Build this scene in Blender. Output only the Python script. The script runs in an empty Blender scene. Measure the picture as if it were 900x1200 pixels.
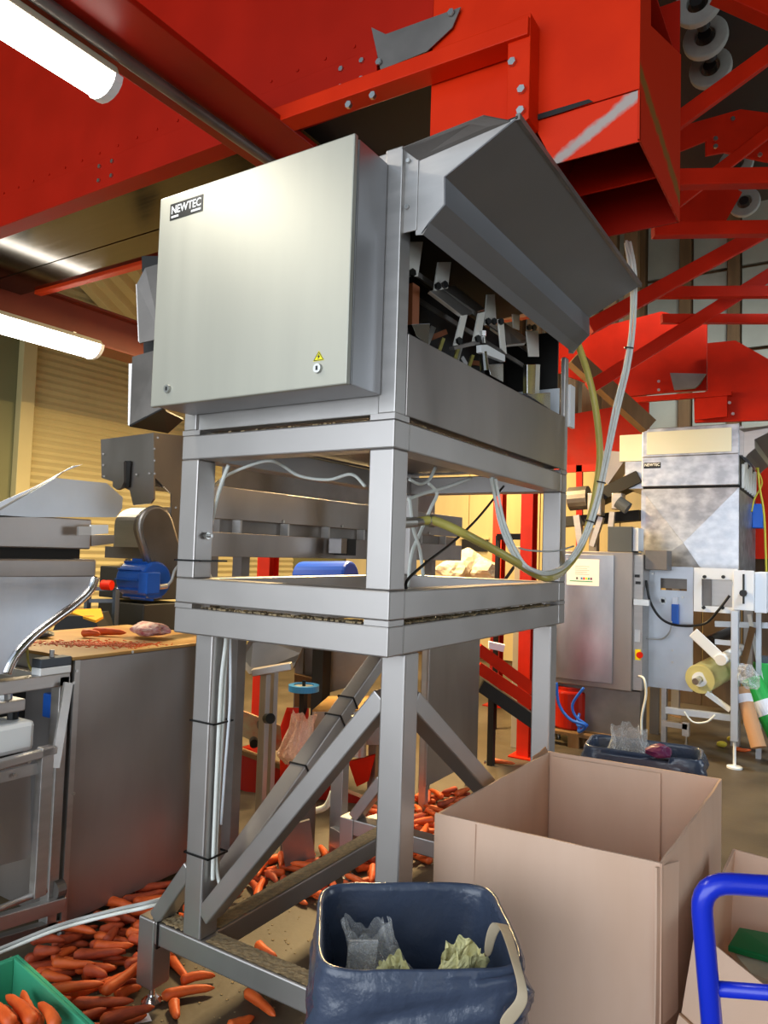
import bpy, bmesh, math, random
from mathutils import Vector, Matrix
random.seed(11)

# ---------------------------------------------------------------- camera
SC = bpy.context.scene
COL = SC.collection
cam_data = bpy.data.cameras.new('camera')
cam_data.sensor_fit = 'HORIZONTAL'; cam_data.sensor_width = 36.0
cam_data.lens = 36.0 * 854.286 / 900.0
cam_data.clip_start = 0.05; cam_data.clip_end = 100
cam = bpy.data.objects.new('camera', cam_data); COL.objects.link(cam)
_f = Vector((-0.53432118, 0.84343379, 0.05585982)); _r = Vector((0.84527358, 0.53343495, 0.0309796)); _u = Vector((0.00366834, -0.06376989, 0.99795789))
cam.matrix_world = Matrix(((_r.x, _u.x, -_f.x, 1.1000), (_r.y, _u.y, -_f.y, -1.7787), (_r.z, _u.z, -_f.z, 1.68), (0, 0, 0, 1)))
SC.camera = cam

# ---------------------------------------------------------------- world, daylight, exposure
W = bpy.data.worlds.new('sky'); SC.world = W; W.use_nodes = True
W.node_tree.nodes['Background'].inputs[0].default_value = (0.72, 0.86, 1.0, 1)
W.node_tree.nodes['Background'].inputs[1].default_value = 0.8
def area(name, loc, target, sx, sy, power, color, spread=180):
    d = bpy.data.lights.new(name, 'AREA'); d.shape = 'RECTANGLE'; d.size = sx; d.size_y = sy
    d.energy = power; d.color = color; d.spread = math.radians(spread)
    o = bpy.data.objects.new(name, d); COL.objects.link(o); o.location = loc
    o.rotation_euler = (Vector(target) - Vector(loc)).to_track_quat('-Z', 'Y').to_euler()
    return o
area('assumed_front_daylight', (-0.6, -6.4, 2.3), (-0.6, 0, 1.9), 8.5, 4.2, 330, (0.88, 0.94, 1.0))  # daylight assumed to enter by the open front side, no gate built
area('side_fill_daylight', (5.5, -2.2, 2.2), (0, 1.2, 1.6), 4.5, 3.6, 45, (0.88, 0.94, 1.0))  # added daylight fill to brighten the right-facing sides, no gate built
area('assumed_right_daylight', (5.6, 3.8, 1.9), (-1.6, 1.6, 1.5), 3.6, 3.2, 140, (0.80, 0.90, 1.0))  # assumed daylight, bare light before the solid right wall, no door built
area('added_roof_daylight', (1.6, 3.0, 5.6), (0.2, 5.6, 1.6), 2.6, 1.2, 420, (0.74, 0.87, 1.0), 110)  # added overhead daylight to brighten the second packing line, no skylight built
SC.view_settings.view_transform = 'Standard'; SC.view_settings.look = 'None'
SC.view_settings.gamma = 1.0; SC.view_settings.use_curve_mapping = False
SC.view_settings.exposure = 0.22
SC.cycles.use_denoising = True
SC.cycles.max_bounces = 8

# ---------------------------------------------------------------- materials
def lin(h):
    h = h.lstrip('#'); c = [int(h[i:i + 2], 16) / 255 for i in (0, 2, 4)]
    return tuple(((v + .055) / 1.055) ** 2.4 if v > .04045 else v / 12.92 for v in c) + (1,)
def material(name, color, rough=.5, metal=0., var=.0, scale=6., stretch=(1, 1, 1), color2=None, bump=0., bscale=60., alpha=1., trans=0., emit=0., rvar=0., coat=0., ior=1.45):
    m = bpy.data.materials.new(name); m.use_nodes = True
    n = m.node_tree.nodes; l = m.node_tree.links; b = n['Principled BSDF']
    c1 = lin(color) if isinstance(color, str) else color
    b.inputs['Roughness'].default_value = rough; b.inputs['Metallic'].default_value = metal
    b.inputs['Base Color'].default_value = c1; b.inputs['IOR'].default_value = ior
    if coat: b.inputs['Coat Weight'].default_value = coat; b.inputs['Coat Roughness'].default_value = .2
    if alpha < 1: b.inputs['Alpha'].default_value = alpha
    if trans: b.inputs['Transmission Weight'].default_value = trans
    if emit:
        b.inputs['Emission Color'].default_value = c1; b.inputs['Emission Strength'].default_value = emit
    if var or rvar or color2 or bump:
        tc = n.new('ShaderNodeTexCoord'); mp = n.new('ShaderNodeMapping'); mp.inputs['Scale'].default_value = stretch
        l.new(tc.outputs['Object'], mp.inputs['Vector'])
        nz = n.new('ShaderNodeTexNoise'); nz.inputs['Scale'].default_value = scale; nz.inputs['Detail'].default_value = 6
        l.new(mp.outputs['Vector'], nz.inputs['Vector'])
        if var or color2:
            c2 = lin(color2) if color2 else tuple(max(0, v * (1 - var)) for v in c1[:3]) + (1,)
            rp = n.new('ShaderNodeValToRGB'); rp.color_ramp.elements[0].position = .38; rp.color_ramp.elements[1].position = .68
            rp.color_ramp.elements[0].color = c2; rp.color_ramp.elements[1].color = c1
            l.new(nz.outputs['Fac'], rp.inputs['Fac']); l.new(rp.outputs['Color'], b.inputs['Base Color'])
        if rvar:
            mr = n.new('ShaderNodeMapRange'); mr.inputs['To Min'].default_value = max(.03, rough - rvar); mr.inputs['To Max'].default_value = rough + rvar
            l.new(nz.outputs['Fac'], mr.inputs['Value']); l.new(mr.outputs['Result'], b.inputs['Roughness'])
        if bump:
            n2 = n.new('ShaderNodeTexNoise'); n2.inputs['Scale'].default_value = bscale; n2.inputs['Detail'].default_value = 4
            l.new(mp.outputs['Vector'], n2.inputs['Vector'])
            bp = n.new('ShaderNodeBump'); bp.inputs['Strength'].default_value = bump; bp.inputs['Distance'].default_value = .02
            l.new(n2.outputs['Fac'], bp.inputs['Height']); l.new(bp.outputs['Normal'], b.inputs['Normal'])
    return m
M = {}
M['steel'] = material('brushed_steel', '#bcb8b5', .42, .9, var=.10, scale=5, stretch=(1, 1, 6), rvar=.08)
M['steel_tube'] = material('satin_steel_tube', '#b3aeab', .45, .92, var=.08, scale=4, rvar=.07)
M['steel_sheet'] = material('stained_steel_sheet', '#a39c98', .35, .8, var=.22, scale=3, stretch=(1, 1, .35), rvar=.12)
M['steel_dark'] = material('dull_steel', '#8b8580', .48, .8, var=.25, scale=5, rvar=.1)
M['galv'] = material('wiped_steel', '#d0d3da', .38, .9, color2='#a6a9b1', scale=9, stretch=(1, 1, 1.4), rvar=.12)
M['chrome'] = material('bright_steel', '#d9dade', .14, 1)
M['cab_door'] = material('cabinet_steel_door', '#a9a89d', .48, .6, var=.05, scale=2, stretch=(6, 1, .6), rvar=.05)
M['cab_side'] = material('cabinet_steel_side', '#a9a9ac', .42, .9, var=.05, scale=4)
M['plate_white'] = material('pale_coated_plate', '#e8edf4', .45, .15)
M['arm_white'] = material('pale_link_plate', '#e6e4dd', .4, .3)
M['red'] = material('red_paint', '#c92204', .5, 0, ior=1.25, var=.2, scale=4, rvar=.1, bump=.02)
M['red_worn'] = material('scuffed_red_paint', '#d2260b', .45, 0, color2='#b71d08', scale=7, rvar=.12, bump=.03)
M['bare_patch'] = material('bare_metal_patch', '#8f8d88', .5, .3, var=.2, scale=14)
M['orange'] = material('orange_red_paint', '#e2410f', .5)
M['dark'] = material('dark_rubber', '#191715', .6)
M['dark_gloss'] = material('dark_glossy_sheet', '#3a3026', .13, .9, var=.35, scale=4, stretch=(.6, 12, 1), rvar=.05)
M['black'] = material('black_plastic', '#0d0d0e', .35)
M['cable_white'] = material('pale_cable', '#dfe2dc', .45)
M['cable_grey'] = material('grey_cable', '#a9aaa8', .5)
M['hose'] = material('yellow_clear_hose', '#c9bd62', .3, 0, trans=.15)
M['hose_top'] = material('yellow_hose', '#c9b93a', .4)
M['yellow'] = material('sign_yellow', '#f2e500', .45)
M['white'] = material('white_plastic', '#eceeee', .45)
M['bolt'] = material('zinc_bolt', '#c8c8c6', .3, 1)
M['debris'] = material('vegetable_debris', '#a08a66', .95, 0, color2='#84745a', scale=60, bump=.2, bscale=120)
M['card'] = material('cardboard', '#e0bfa8', .85, 0, color2='#d9b69d', scale=5, stretch=(1, 1, .3), bump=.03, bscale=30)
M['card_in'] = material('cardboard_edge', '#a87f60', .9, 0, var=.12, scale=40)
M['bag'] = material('dark_blue_bin_bag', '#3f495e', .24, 0, rvar=.06, bump=.35, bscale=20, coat=.3)
def film(name, tint, rough, see):
    m = bpy.data.materials.new(name); m.use_nodes = True; n = m.node_tree.nodes; l = m.node_tree.links; n.remove(n['Principled BSDF'])
    tr_ = n.new('ShaderNodeBsdfTransparent'); gl = n.new('ShaderNodeBsdfPrincipled'); gl.inputs['Base Color'].default_value = lin(tint); gl.inputs['Roughness'].default_value = rough; gl.inputs['Coat Weight'].default_value = .6
    tc = n.new('ShaderNodeTexCoord'); nz = n.new('ShaderNodeTexNoise'); nz.inputs['Scale'].default_value = 24; nz.inputs['Detail'].default_value = 3; nz.inputs['Distortion'].default_value = 1.5; l.new(tc.outputs['Object'], nz.inputs['Vector'])
    bp = n.new('ShaderNodeBump'); bp.inputs['Strength'].default_value = .9; bp.inputs['Distance'].default_value = .03; l.new(nz.outputs['Fac'], bp.inputs['Height']); l.new(bp.outputs['Normal'], gl.inputs['Normal'])
    lw = n.new('ShaderNodeLayerWeight'); lw.inputs['Blend'].default_value = .45; l.new(bp.outputs['Normal'], lw.inputs['Normal'])
    mr = n.new('ShaderNodeMapRange'); mr.inputs['To Min'].default_value = 1 - see; mr.inputs['To Max'].default_value = min(1, 1.45 - see); l.new(lw.outputs['Facing'], mr.inputs['Value'])
    mx = n.new('ShaderNodeMixShader'); l.new(mr.outputs[0], mx.inputs[0]); l.new(tr_.outputs[0], mx.inputs[1]); l.new(gl.outputs[0], mx.inputs[2]); l.new(mx.outputs[0], n['Material Output'].inputs[0])
    return m
M['film'] = film('clear_film', '#f2f4f6', .10, .84)
M['film_yellow'] = film('pale_yellow_film', '#fdf6b4', .25, .15)
M['film_pink'] = film('pinkish_film', '#efc9b4', .15, .45)
M['blue_bin'] = material('blue_plastic', '#1250c4', .4)
M['blue_paint'] = material('blue_painted_tube', '#1730c8', .28, coat=.3)
M['motor_blue'] = material('motor_blue_paint', '#1f5fc0', .4)
M['green'] = material('green_plastic_crate', '#3d9d78', .45)
M['green_dark'] = material('green_film_wrap', '#127a45', .3)
M['carrot'] = material('carrot_skin', '#e2682c', .5, 0, color2='#c9511e', scale=14, stretch=(1, 1, 4), bump=.08, bscale=40)
M['carrot_dim'] = material('dirty_carrot_skin', '#c4532a', .6, 0, color2='#93391f', scale=14, stretch=(1, 1, 3), bump=.08, bscale=40)
M['floor'] = material('worn_concrete', '#5f5341', .5, 0, color2='#4a4033', scale=2.5, bump=.05, bscale=40, rvar=.12)
M['wall_cream'] = material('cream_wall', '#b5a573', .7, 0, var=.08, scale=2)
M['wall_olive'] = material('olive_wall', '#6d6a45', .7, 0, var=.1, scale=2)
M['ply'] = material('yellow_ply_panel', '#d8bf85', .65, 0, var=.1, scale=1.5, stretch=(3, 1, .5))
M['wood'] = material('brown_timber', '#7b5a35', .75, 0, var=.25, scale=3, stretch=(6, 6, .6))
M['roof_pale'] = material('pale_roof_sheet', '#a9a48f', .6, 0, var=.12, scale=3)
M['roof_dark'] = material('dark_roof', '#1c1712', .8)
M['roof_yellow_lit'] = material('yellow_lit_corrugated_sheet', '#e0c27c', .55, 0, var=.1, scale=3)  # yellow and lightened to carry the warm light falling on the sheet
M['paper'] = material('white_paper', '#e9e8ee', .7)
M['tan_top'] = material('stained_table_top', '#b59257', .45, .2, color2='#a1753b', scale=6, rvar=.1)
M['grey_box'] = material('grey_enclosure', '#4a5058', .5)
M['tan_card'] = material('brown_card_tube', '#b78a63', .8)
M['sack'] = material('off_white_sacking', '#cfc6ad', .8, 0, var=.25, scale=9, bump=.5, bscale=12)
M['copper'] = material('copper_brown_plate', '#9c5a36', .5, .2)
M['blue_disc'] = material('light_blue_plastic', '#3f93cf', .4)
M['purple'] = material('purple_print', '#6b2450', .4)
M['pink'] = material('red_net_bag', '#c46b74', .5, 0, color2='#e7c9c4', scale=40, bump=.3, bscale=40)
M['roller'] = material('grey_rubber_disc', '#a2a39b', .6, 0, var=.15, scale=12)
M['pane'] = material('cream_pane', '#dcdcc8', .25, 0, coat=.3)
M['tape'] = material('beige_bag_loop', '#c2b094', .55, 0, var=.12, scale=10)

M['plate_white2'] = material('pale_steel_plate', '#c9d0da', .42, .6, var=.06, scale=6)
M['galv2'] = material('wiped_steel_door', '#c4c6cb', .33, 1, color2='#a9abb1', scale=4, stretch=(1, 1, .5), rvar=.08)
M['film_roll'] = material('film_roll_edge', '#d9d28f', .3, 0, coat=.4)
M['added_dark_timber'] = material('added_dark_brown_timber', '#5a4632', .7, 0, var=.25, scale=3, stretch=(6, 6, .6))
M['amber'] = material('amber_sheet', '#c98a1c', .5)
M['green_bag'] = material('bright_green_film', '#27a548', .35, coat=.3)
M['sack_red'] = material('worn_red_guard', '#a8402a', .6, 0, color2='#9a8f6a', scale=9)

# ---------------------------------------------------------------- mesh helpers
def V3(p): return Vector(p)
class MB:
    def __init__(s): s.v = []; s.f = []
    def add(s, vs, fs):
        k = len(s.v); s.v += [tuple(p) for p in vs]; s.f += [tuple(i + k for i in f) for f in fs]; return s
    def box(s, x0, x1, y0, y1, z0, z1):
        return s.add([(x0, y0, z0), (x1, y0, z0), (x1, y1, z0), (x0, y1, z0), (x0, y0, z1), (x1, y0, z1), (x1, y1, z1), (x0, y1, z1)],
                     [(0, 3, 2, 1), (4, 5, 6, 7), (0, 1, 5, 4), (1, 2, 6, 5), (2, 3, 7, 6), (3, 0, 4, 7)])
    def beam(s, p, q, w, h, up=(0, 0, 1)):
        p, q = V3(p), V3(q); d = (q - p).normalized(); u = V3(up); a = d.cross(u)
        if a.length < 1e-4: a = d.cross(V3((1, 0, 0)))
        a.normalize(); b = a.cross(d).normalized(); a *= w / 2; b *= h / 2
        vs = [e + sa * a + sb * b for e in (p, q) for sa, sb in ((-1, -1), (1, -1), (1, 1), (-1, 1))]
        return s.add(vs, [(0, 1, 2, 3), (7, 6, 5, 4), (0, 4, 5, 1), (1, 5, 6, 2), (2, 6, 7, 3), (3, 7, 4, 0)])
    def prism(s, pts, vec):
        n = len(pts); vec = V3(vec); a = [V3(p) for p in pts]
        nrm = Vector((0, 0, 0))
        for i in range(n): nrm += a[i].cross(a[(i + 1) % n])
        if nrm.dot(vec) > 0: a.reverse()
        return s.add(a + [p + vec for p in a], [tuple(range(n)), tuple(range(2 * n - 1, n - 1, -1))] + [((i + 1) % n, i, i + n, (i + 1) % n + n) for i in range(n)])
    def sheet(s, pts, t):                       # flat polygon given real thickness along its normal
        a = [V3(p) for p in pts]; nrm = Vector((0, 0, 0))
        for i in range(len(a)): nrm += a[i].cross(a[(i + 1) % len(a)])
        return s.prism(pts, nrm.normalized() * t)
    def cyl(s, p, q, r, r2=None, n=16):
        p, q = V3(p), V3(q); r2 = r if r2 is None else r2; d = (q - p).normalized()
        a = d.orthogonal().normalized(); b = d.cross(a)
        vs = [p + (a * math.cos(t) + b * math.sin(t)) * r for t in [2 * math.pi * i / n for i in range(n)]] + \
             [q + (a * math.cos(t) + b * math.sin(t)) * r2 for t in [2 * math.pi * i / n for i in range(n)]]
        return s.add(vs, [tuple(range(n - 1, -1, -1)), tuple(range(n, 2 * n))] + [(i, (i + 1) % n, (i + 1) % n + n, i + n) for i in range(n)])
    def ring(s, p, q, r, ri, n=24):
        p, q = V3(p), V3(q); d = (q - p).normalized(); a = d.orthogonal().normalized(); b = d.cross(a); vs = []
        for e, rr in ((p, r), (q, r), (q, ri), (p, ri)):
            vs += [e + (a * math.cos(2 * math.pi * i / n) + b * math.sin(2 * math.pi * i / n)) * rr for i in range(n)]
        return s.add(vs, [(k * n + i, k * n + (i + 1) % n, ((k + 1) % 4) * n + (i + 1) % n, ((k + 1) % 4) * n + i) for k in range(4) for i in range(n)])
    def tube(s, pts, r, n=8, smooth=6):
        P = [V3(p) for p in pts]
        if smooth and len(P) > 2:
            Q = []
            for i in range(len(P) - 1):
                p0, p1, p2, p3 = P[max(0, i - 1)], P[i], P[i + 1], P[min(len(P) - 1, i + 2)]
                for k in range(smooth):
                    t = k / smooth
                    Q.append(.5 * ((2 * p1) + (-p0 + p2) * t + (2 * p0 - 5 * p1 + 4 * p2 - p3) * t * t + (-p0 + 3 * p1 - 3 * p2 + p3) * t ** 3))
            P = Q + [P[-1]]
        a = None; vs = []; rs = r if isinstance(r, (list, tuple)) else [r] * len(P)
        for i, p in enumerate(P):
            d = (P[min(i + 1, len(P) - 1)] - P[max(i - 1, 0)]).normalized()
            a = d.orthogonal().normalized() if a is None else (a - d * a.dot(d)).normalized()
            b = d.cross(a)
            vs += [p + (a * math.cos(2 * math.pi * k / n) + b * math.sin(2 * math.pi * k / n)) * (rs[i] if i < len(rs) else rs[-1]) for k in range(n)]
        m = len(P)
        return s.add(vs, [tuple(range(n - 1, -1, -1)), tuple(range((m - 1) * n, m * n))] +
                     [(i * n + k, i * n + (k + 1) % n, (i + 1) * n + (k + 1) % n, (i + 1) * n + k) for i in range(m - 1) for k in range(n)])
    def grid(s, fn, nu, nv, closed_u=False):
        k = len(s.v); cu = nu if closed_u else nu + 1
        s.v += [tuple(fn(i / nu, j / nv)) for j in range(nv + 1) for i in range(cu)]
        for j in range(nv):
            for i in range(nu):
                s.f.append((k + j * cu + i, k + j * cu + (i + 1) % cu, k + (j + 1) * cu + (i + 1) % cu, k + (j + 1) * cu + i))
        return s
    def build(s, name, mat, parent=None, bevel=0., smooth=False, solid=0., label=None, kind=None, subsurf=0, loc=None):
        root = parent
        while root is not None and root.parent is not None: root = root.parent
        if root is not None: base = V3(root.location)
        elif loc is not None: base = V3(loc)
        else:
            xs = [v[0] for v in s.v]; ys = [v[1] for v in s.v]; zs = [v[2] for v in s.v]
            base = Vector(((min(xs) + max(xs)) / 2, (min(ys) + max(ys)) / 2, min(zs)))
        me = bpy.data.meshes.new(name)
        me.from_pydata([(v[0] - base.x, v[1] - base.y, v[2] - base.z) for v in s.v], [], s.f); me.update()
        me.materials.append(M[mat] if isinstance(mat, str) else mat)
        o = bpy.data.objects.new(name, me); COL.objects.link(o)
        if parent is None: o.location = base
        else: o.parent = parent
        if smooth:
            for p in me.polygons: p.use_smooth = True
        if solid:
            md = o.modifiers.new('thickness', 'SOLIDIFY'); md.thickness = solid; md.offset = 0
        if bevel:
            md = o.modifiers.new('bevel', 'BEVEL'); md.width = bevel; md.segments = 2; md.limit_method = 'ANGLE'; md.angle_limit = math.radians(50)
        if subsurf:
            md = o.modifiers.new('subdivision', 'SUBSURF'); md.levels = subsurf; md.render_levels = subsurf
        if label: o['label'] = label
        if kind: o['kind'] = kind
        return o
def thing(name, label, cat, loc, group=None):
    o = bpy.data.objects.new(name, None); o.empty_display_size = .1; COL.objects.link(o); o.location = loc
    return tag(o, label, cat, group)
def tag(o, label, cat, group=None, kind=None):
    o['label'] = label; o['category'] = cat
    if group: o['group'] = group
    if kind: o['kind'] = kind
    return o
def struct(o): o['kind'] = 'structure'; return o
def box(x0, x1, y0, y1, z0, z1): return MB().box(x0, x1, y0, y1, z0, z1)
def text_mesh(name, txt, origin, right, up, height, mat, parent, out, bold=0.0, width=None):
    cu = bpy.data.curves.new(name, 'FONT'); cu.body = txt; cu.size = 1; cu.offset = bold
    ob = bpy.data.objects.new(name, cu); COL.objects.link(ob)
    bpy.context.view_layer.update()
    me = bpy.data.meshes.new_from_object(ob.evaluated_get(bpy.context.evaluated_depsgraph_get()))
    bpy.data.objects.remove(ob); bpy.data.curves.remove(cu)
    xs = [v.co.x for v in me.vertices]; ys = [v.co.y for v in me.vertices]
    sx = (width / (max(xs) - min(xs))) if width else height / (max(ys) - min(ys)); sy = height / (max(ys) - min(ys))
    R_, U_, O_, N_ = V3(right).normalized(), V3(up).normalized(), V3(origin), V3(out)
    root = parent
    while root.parent is not None: root = root.parent
    for v in me.vertices:
        v.co = O_ + R_ * (v.co.x - min(xs)) * sx + U_ * (v.co.y - min(ys)) * sy + N_ - V3(root.location)
    me.materials.clear(); me.materials.append(M[mat]); me.update(); me.name = name
    o = bpy.data.objects.new(name, me); COL.objects.link(o); o.parent = parent
    return o
def bolts(parent, pts, nrm, r=.008, h=.006, mat='bolt', name='bolt'):
    n = V3(nrm).normalized(); first = None
    for p in pts:
        p = V3(p)
        if first is None:
            MBb = MB().cyl(p, p + n * h, r, n=6); first = (MBb.build(name, mat, parent), p)
        else:
            o = first[0].copy(); COL.objects.link(o); o.parent = parent; o.location = first[0].location + (p - first[1])

# ================================================================ THE ROOM
struct(box(-7.2, 6, -7, 9.4, -.12, 0).build('floor', 'floor'))
# left wall, with a slatted roller door in it
wl = struct(box(-6.9, -6.6, -7, 9.4, 0, 7.2).build('wall_left', 'wall_olive'))
dm = MB(); n = 64; y0, y1 = 2.904, 7.6
prof = []
for i in range(n * 4 + 1):
    z = 5.3 * i / (n * 4); prof.append((-6.6 + .012 * math.sin(i * math.pi / 2) + .012, z))
for (x, z), (x2, z2) in zip(prof, prof[1:]):
    dm.add([(x, y0, z), (x, y1, z), (x2, y1, z2), (x2, y0, z2)], [(0, 1, 2, 3)])
d1 = struct(dm.build('door_1', 'wall_cream', solid=.01))
box(-6.6, -6.5, y0 - .16, y0, 0, 5.3).build('door_jamb', 'wall_cream', d1, bevel=.005)
# back wall: pale ply panels below, boards and sheets above
wb = struct(box(-6.6, 6, 9.1, 9.4, 0, 7.2).build('wall_back', 'wood'))
for i in range(10):
    box(-6.55 + i * 1.22, -6.55 + i * 1.22 + 1.205, 9.06, 9.1, .05, 3.3).build('panel', 'ply', wb, bevel=.004)
for i in range(18):
    x = -5.2 + i * .62
    box(x, x + .15, 8.9, 9.1, 3.35, 7.1).build('post', 'wood', wb)
    if i % 1 == 0:
        box(x + .17, x + .6, 9.0, 9.06, 3.4, 4.55).build('panel', 'roof_pale', wb)
        box(x + .17, x + .6, 9.0, 9.06, 4.6, 5.7).build('panel', 'roof_pale', wb)
        box(x + .17, x + .6, 9.0, 9.06, 5.75, 7.0).build('panel', 'roof_pale', wb)
struct(box(5.7, 6, -7, 9.4, 0, 7.2).build('wall_right', 'wall_olive'))
struct(box(-7.2, 6, -4.5, 9.4, 7.2, 7.35).build('ceiling', 'roof_dark'))
# sloping corrugated roof sheet between the left beams, yellow light painted into its colour
c0 = V3((-6.311, 3.528, 4.619)); dv = Vector((0.15, .80, -.58)).normalized(); du = Vector((1, -.1, 0.02)).normalized(); nn = du.cross(dv).normalized()
cm = MB()
def corr(u, v):
    s = (u - .5) * 3.4; k = (u * 11) % 1
    h = .09 if .25 < k < .75 else 0
    return c0 + du * s + dv * (v - .5) * 3.4 + nn * h
cm.grid(corr, 160, 1)
tag(cm.build('roof_sheet', 'roof_yellow_lit', solid=.006), 'yellow-lit corrugated roof sheet above the shutter behind the red beams', 'roof sheet', kind='structure')

# ================================================================ THE WEIGHING LINE IN THE MIDDLE
# ---- stand: legs, base beams, braces, top rails
st = thing('machine_stand', 'grey steel stand with diagonal braces and dusty base beams carrying the weighing machine', 'stand', (-.44, .78, 0))
T = .085
XL = -.875
for (x0, y0) in ((-T, .1), (XL, .1), (-T, 1.365), (XL, 1.365)):
    box(x0, x0 + T, y0, y0 + T, .32, 1.381).build('leg', 'steel_tube', st, bevel=.006)
for y0 in (.1, 1.365):
    bb = box(-1.02, .16, y0, y0 + T, .24, .32).build('base_beam', 'steel_tube', st, bevel=.006)
    for x0 in (-1.105, .16):
        fp = box(x0, x0 + T, y0, y0 + T, .075, .32).build('foot_post', 'steel_tube', st, bevel=.006)
        fx, fy = x0 + T / 2, y0 + T / 2
        MB().cyl((fx, fy, .022), (fx, fy, .08), .011, n=12).cyl((fx, fy, 0), (fx, fy, .012), .038, .038, 20).cyl((fx, fy, .012), (fx, fy, .03), .038, .016, 20).build('levelling_foot', 'chrome', fp)
for x0 in (XL, -T):
    cb = box(x0, x0 + T, .185, 1.365, .24, .32).build('cross_beam', 'steel_tube', st, bevel=.005)
    if x0 == XL:
        dm = MB(); 
        dm.grid(lambda u, v: (XL + .004 + .077 * u, .2 + 1.15 * v, .3215 + .0018 * random.random()), 10, 90)
        o = dm.build('dust', 'debris', cb); o['kind'] = 'stuff'
# dust on the front base beam
dm = MB(); dm.grid(lambda u, v: (-.77 + .66 * u, .106 + .072 * v, .3215 + .003 * random.random()), 70, 8)
o = dm.build('dust', 'debris', st); o['kind'] = 'stuff'
dm = MB(); dm.grid(lambda u, v: (-1.0 + .12 * u, .106 + .072 * v, .3215 + .008 * random.random()), 16, 8)
o = dm.build('dust', 'debris', st); o['kind'] = 'stuff'
# braces
MB().beam((XL + T, .1425, .40), (-T, .1425, 1.245), T * .95, .062).build('brace', 'steel_tube', st, bevel=.005)
for y in (.1425, 1.4075):
    MB().beam((-1.03, y, .325), (XL + .01, y, .545), T * .95, .055).build('short_brace', 'steel_tube', st, bevel=.005)
    MB().beam((.12, y, .325), (-.01, y, .545), T * .95, .055).build('short_brace', 'steel_tube', st, bevel=.005)
MB().beam((-T / 2, .18, 1.235), (-T / 2, 1.37, .42), T * .95, .062).build('brace', 'steel_tube', st, bevel=.005)
MB().beam((XL + T / 2, .18, .42), (XL + T / 2, 1.37, 1.235), T * .95, .062).build('brace', 'steel_tube', st, bevel=.005)
# top rails of the stand
def ring_frame(par, name, z0, z1):
    box(XL - .005, 0, 0, T, z0, z1).build(name, 'steel_tube', par, bevel=.005)
    box(XL - .005, 0, 1.55 - T, 1.55, z0, z1).build(name, 'steel_tube', par, bevel=.005)
    box(XL - .005, XL - .005 + T, T, 1.55 - T, z0, z1).build(name, 'steel_tube', par, bevel=.005)
    box(-T, 0, T, 1.55 - T, z0, z1).build(name, 'steel_tube', par, bevel=.005)
ring_frame(st, 'top_rail', 1.381, 1.469)
for x, y in ((XL - .005, 0), (-T, 0), (XL - .005, 1.55 - T), (-T, 1.55 - T)):
    box(x, x + T, y, y + T, 1.469, 1.485).build('spacer', 'steel_tube', st)
# crumbs lying on the rails in the slots
def crumbs(par, runs):
    cm = MB()
    for (p, q, num) in runs:
        p, q = V3(p), V3(q)
        for i in range(num):
            c = p.lerp(q, random.random()) + Vector((random.uniform(-.03, .03), random.uniform(-.03, .03), 0)); s = random.uniform(.002, .006)
            a, b, h = s * random.uniform(.6, 1.6), s * random.uniform(.6, 1.6), s
            cm.box(c.x - a, c.x + a, c.y - b, c.y + b, c.z, c.z + h)
    o = cm.build('crumbs', 'debris', par); o['kind'] = 'stuff'
crumbs(st, [((-.75, .045, 1.469), (-.1, .045, 1.469), 260), ((-.04, .12, 1.469), (-.04, 1.4, 1.469), 420)])

# ---- open frame standing on it
fr = thing('support_frame', 'open rectangular steel frame between the stand and the weighing machine', 'frame', (-.44, .78, 1.485))
ring_frame(fr, 'lower_rail', 1.485, 1.571)
ring_frame(fr, 'upper_rail', 1.984, 2.070)
for x, y in ((XL - .005, 0), (-T, 0), (XL - .005, 1.55 - T), (-T, 1.55 - T)):
    box(x, x + T, y, y + T, 1.571, 1.984).build('post', 'steel_tube', fr, bevel=.005)
    box(x, x + T, y, y + T, 2.070, 2.087).build('spacer', 'steel_tube', fr)
crumbs(fr, [((-.75, .045, 2.07), (-.1, .045, 2.07), 260), ((-.04, .12, 2.07), (-.04, 1.4, 2.07), 420)])
MB().cyl((XL + T - .006, .045, 1.72), (XL + T + .03, .045, 1.72), .006, n=10).cyl((XL + T + .002, .045, 1.72), (XL + T + .012, .045, 1.72), .013, n=6).build('bolt', 'bolt', fr)

# ---- machine body
bd = thing('weighing_machine', 'stainless steel multihead weighing machine with a long slanted infeed hood', 'machine', (-.44, .78, 2.087))
BT = 2.89
box(-.06, 0, 0, .06, 2.087, BT - .005).build('corner_post', 'steel', bd, bevel=.004)
box(XL, XL + .06, 0, .06, 2.087, BT - .005).build('corner_post', 'steel', bd, bevel=.004)
box(-.022, 0, 1.50, 1.55, 2.087, 2.62).build('corner_post', 'steel', bd, bevel=.004)
box(XL, XL + .06, 1.49, 1.55, 2.087, BT - .005).build('corner_post', 'steel', bd, bevel=.004)
box(-.006, .004, .06, 1.5, 2.087, 2.335).build('side_panel', 'steel_sheet', bd, bevel=.003)
box(XL + .06, -.06, .01, .05, 2.087, BT - .008).build('end_panel', 'steel', bd, bevel=.003)
box(XL + .06, -.06, 1.5, 1.54, 2.087, 2.74).build('end_panel', 'steel_sheet', bd)
box(XL, XL + .012, .06, 1.5, 2.087, BT).build('side_panel', 'steel_sheet', bd)
box(XL + .012, -.01, .05, 1.5, 2.095, 2.11).build('floor_pan', 'steel_dark', bd)
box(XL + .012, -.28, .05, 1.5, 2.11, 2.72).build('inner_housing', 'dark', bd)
box(XL, -.02, .05, 1.5, BT - .05, BT - .01).build('top_plate', 'steel', bd)
box(-.03, .0, .06, 1.49, 2.70, 2.75).build('upper_beam', 'dark', bd)
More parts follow.
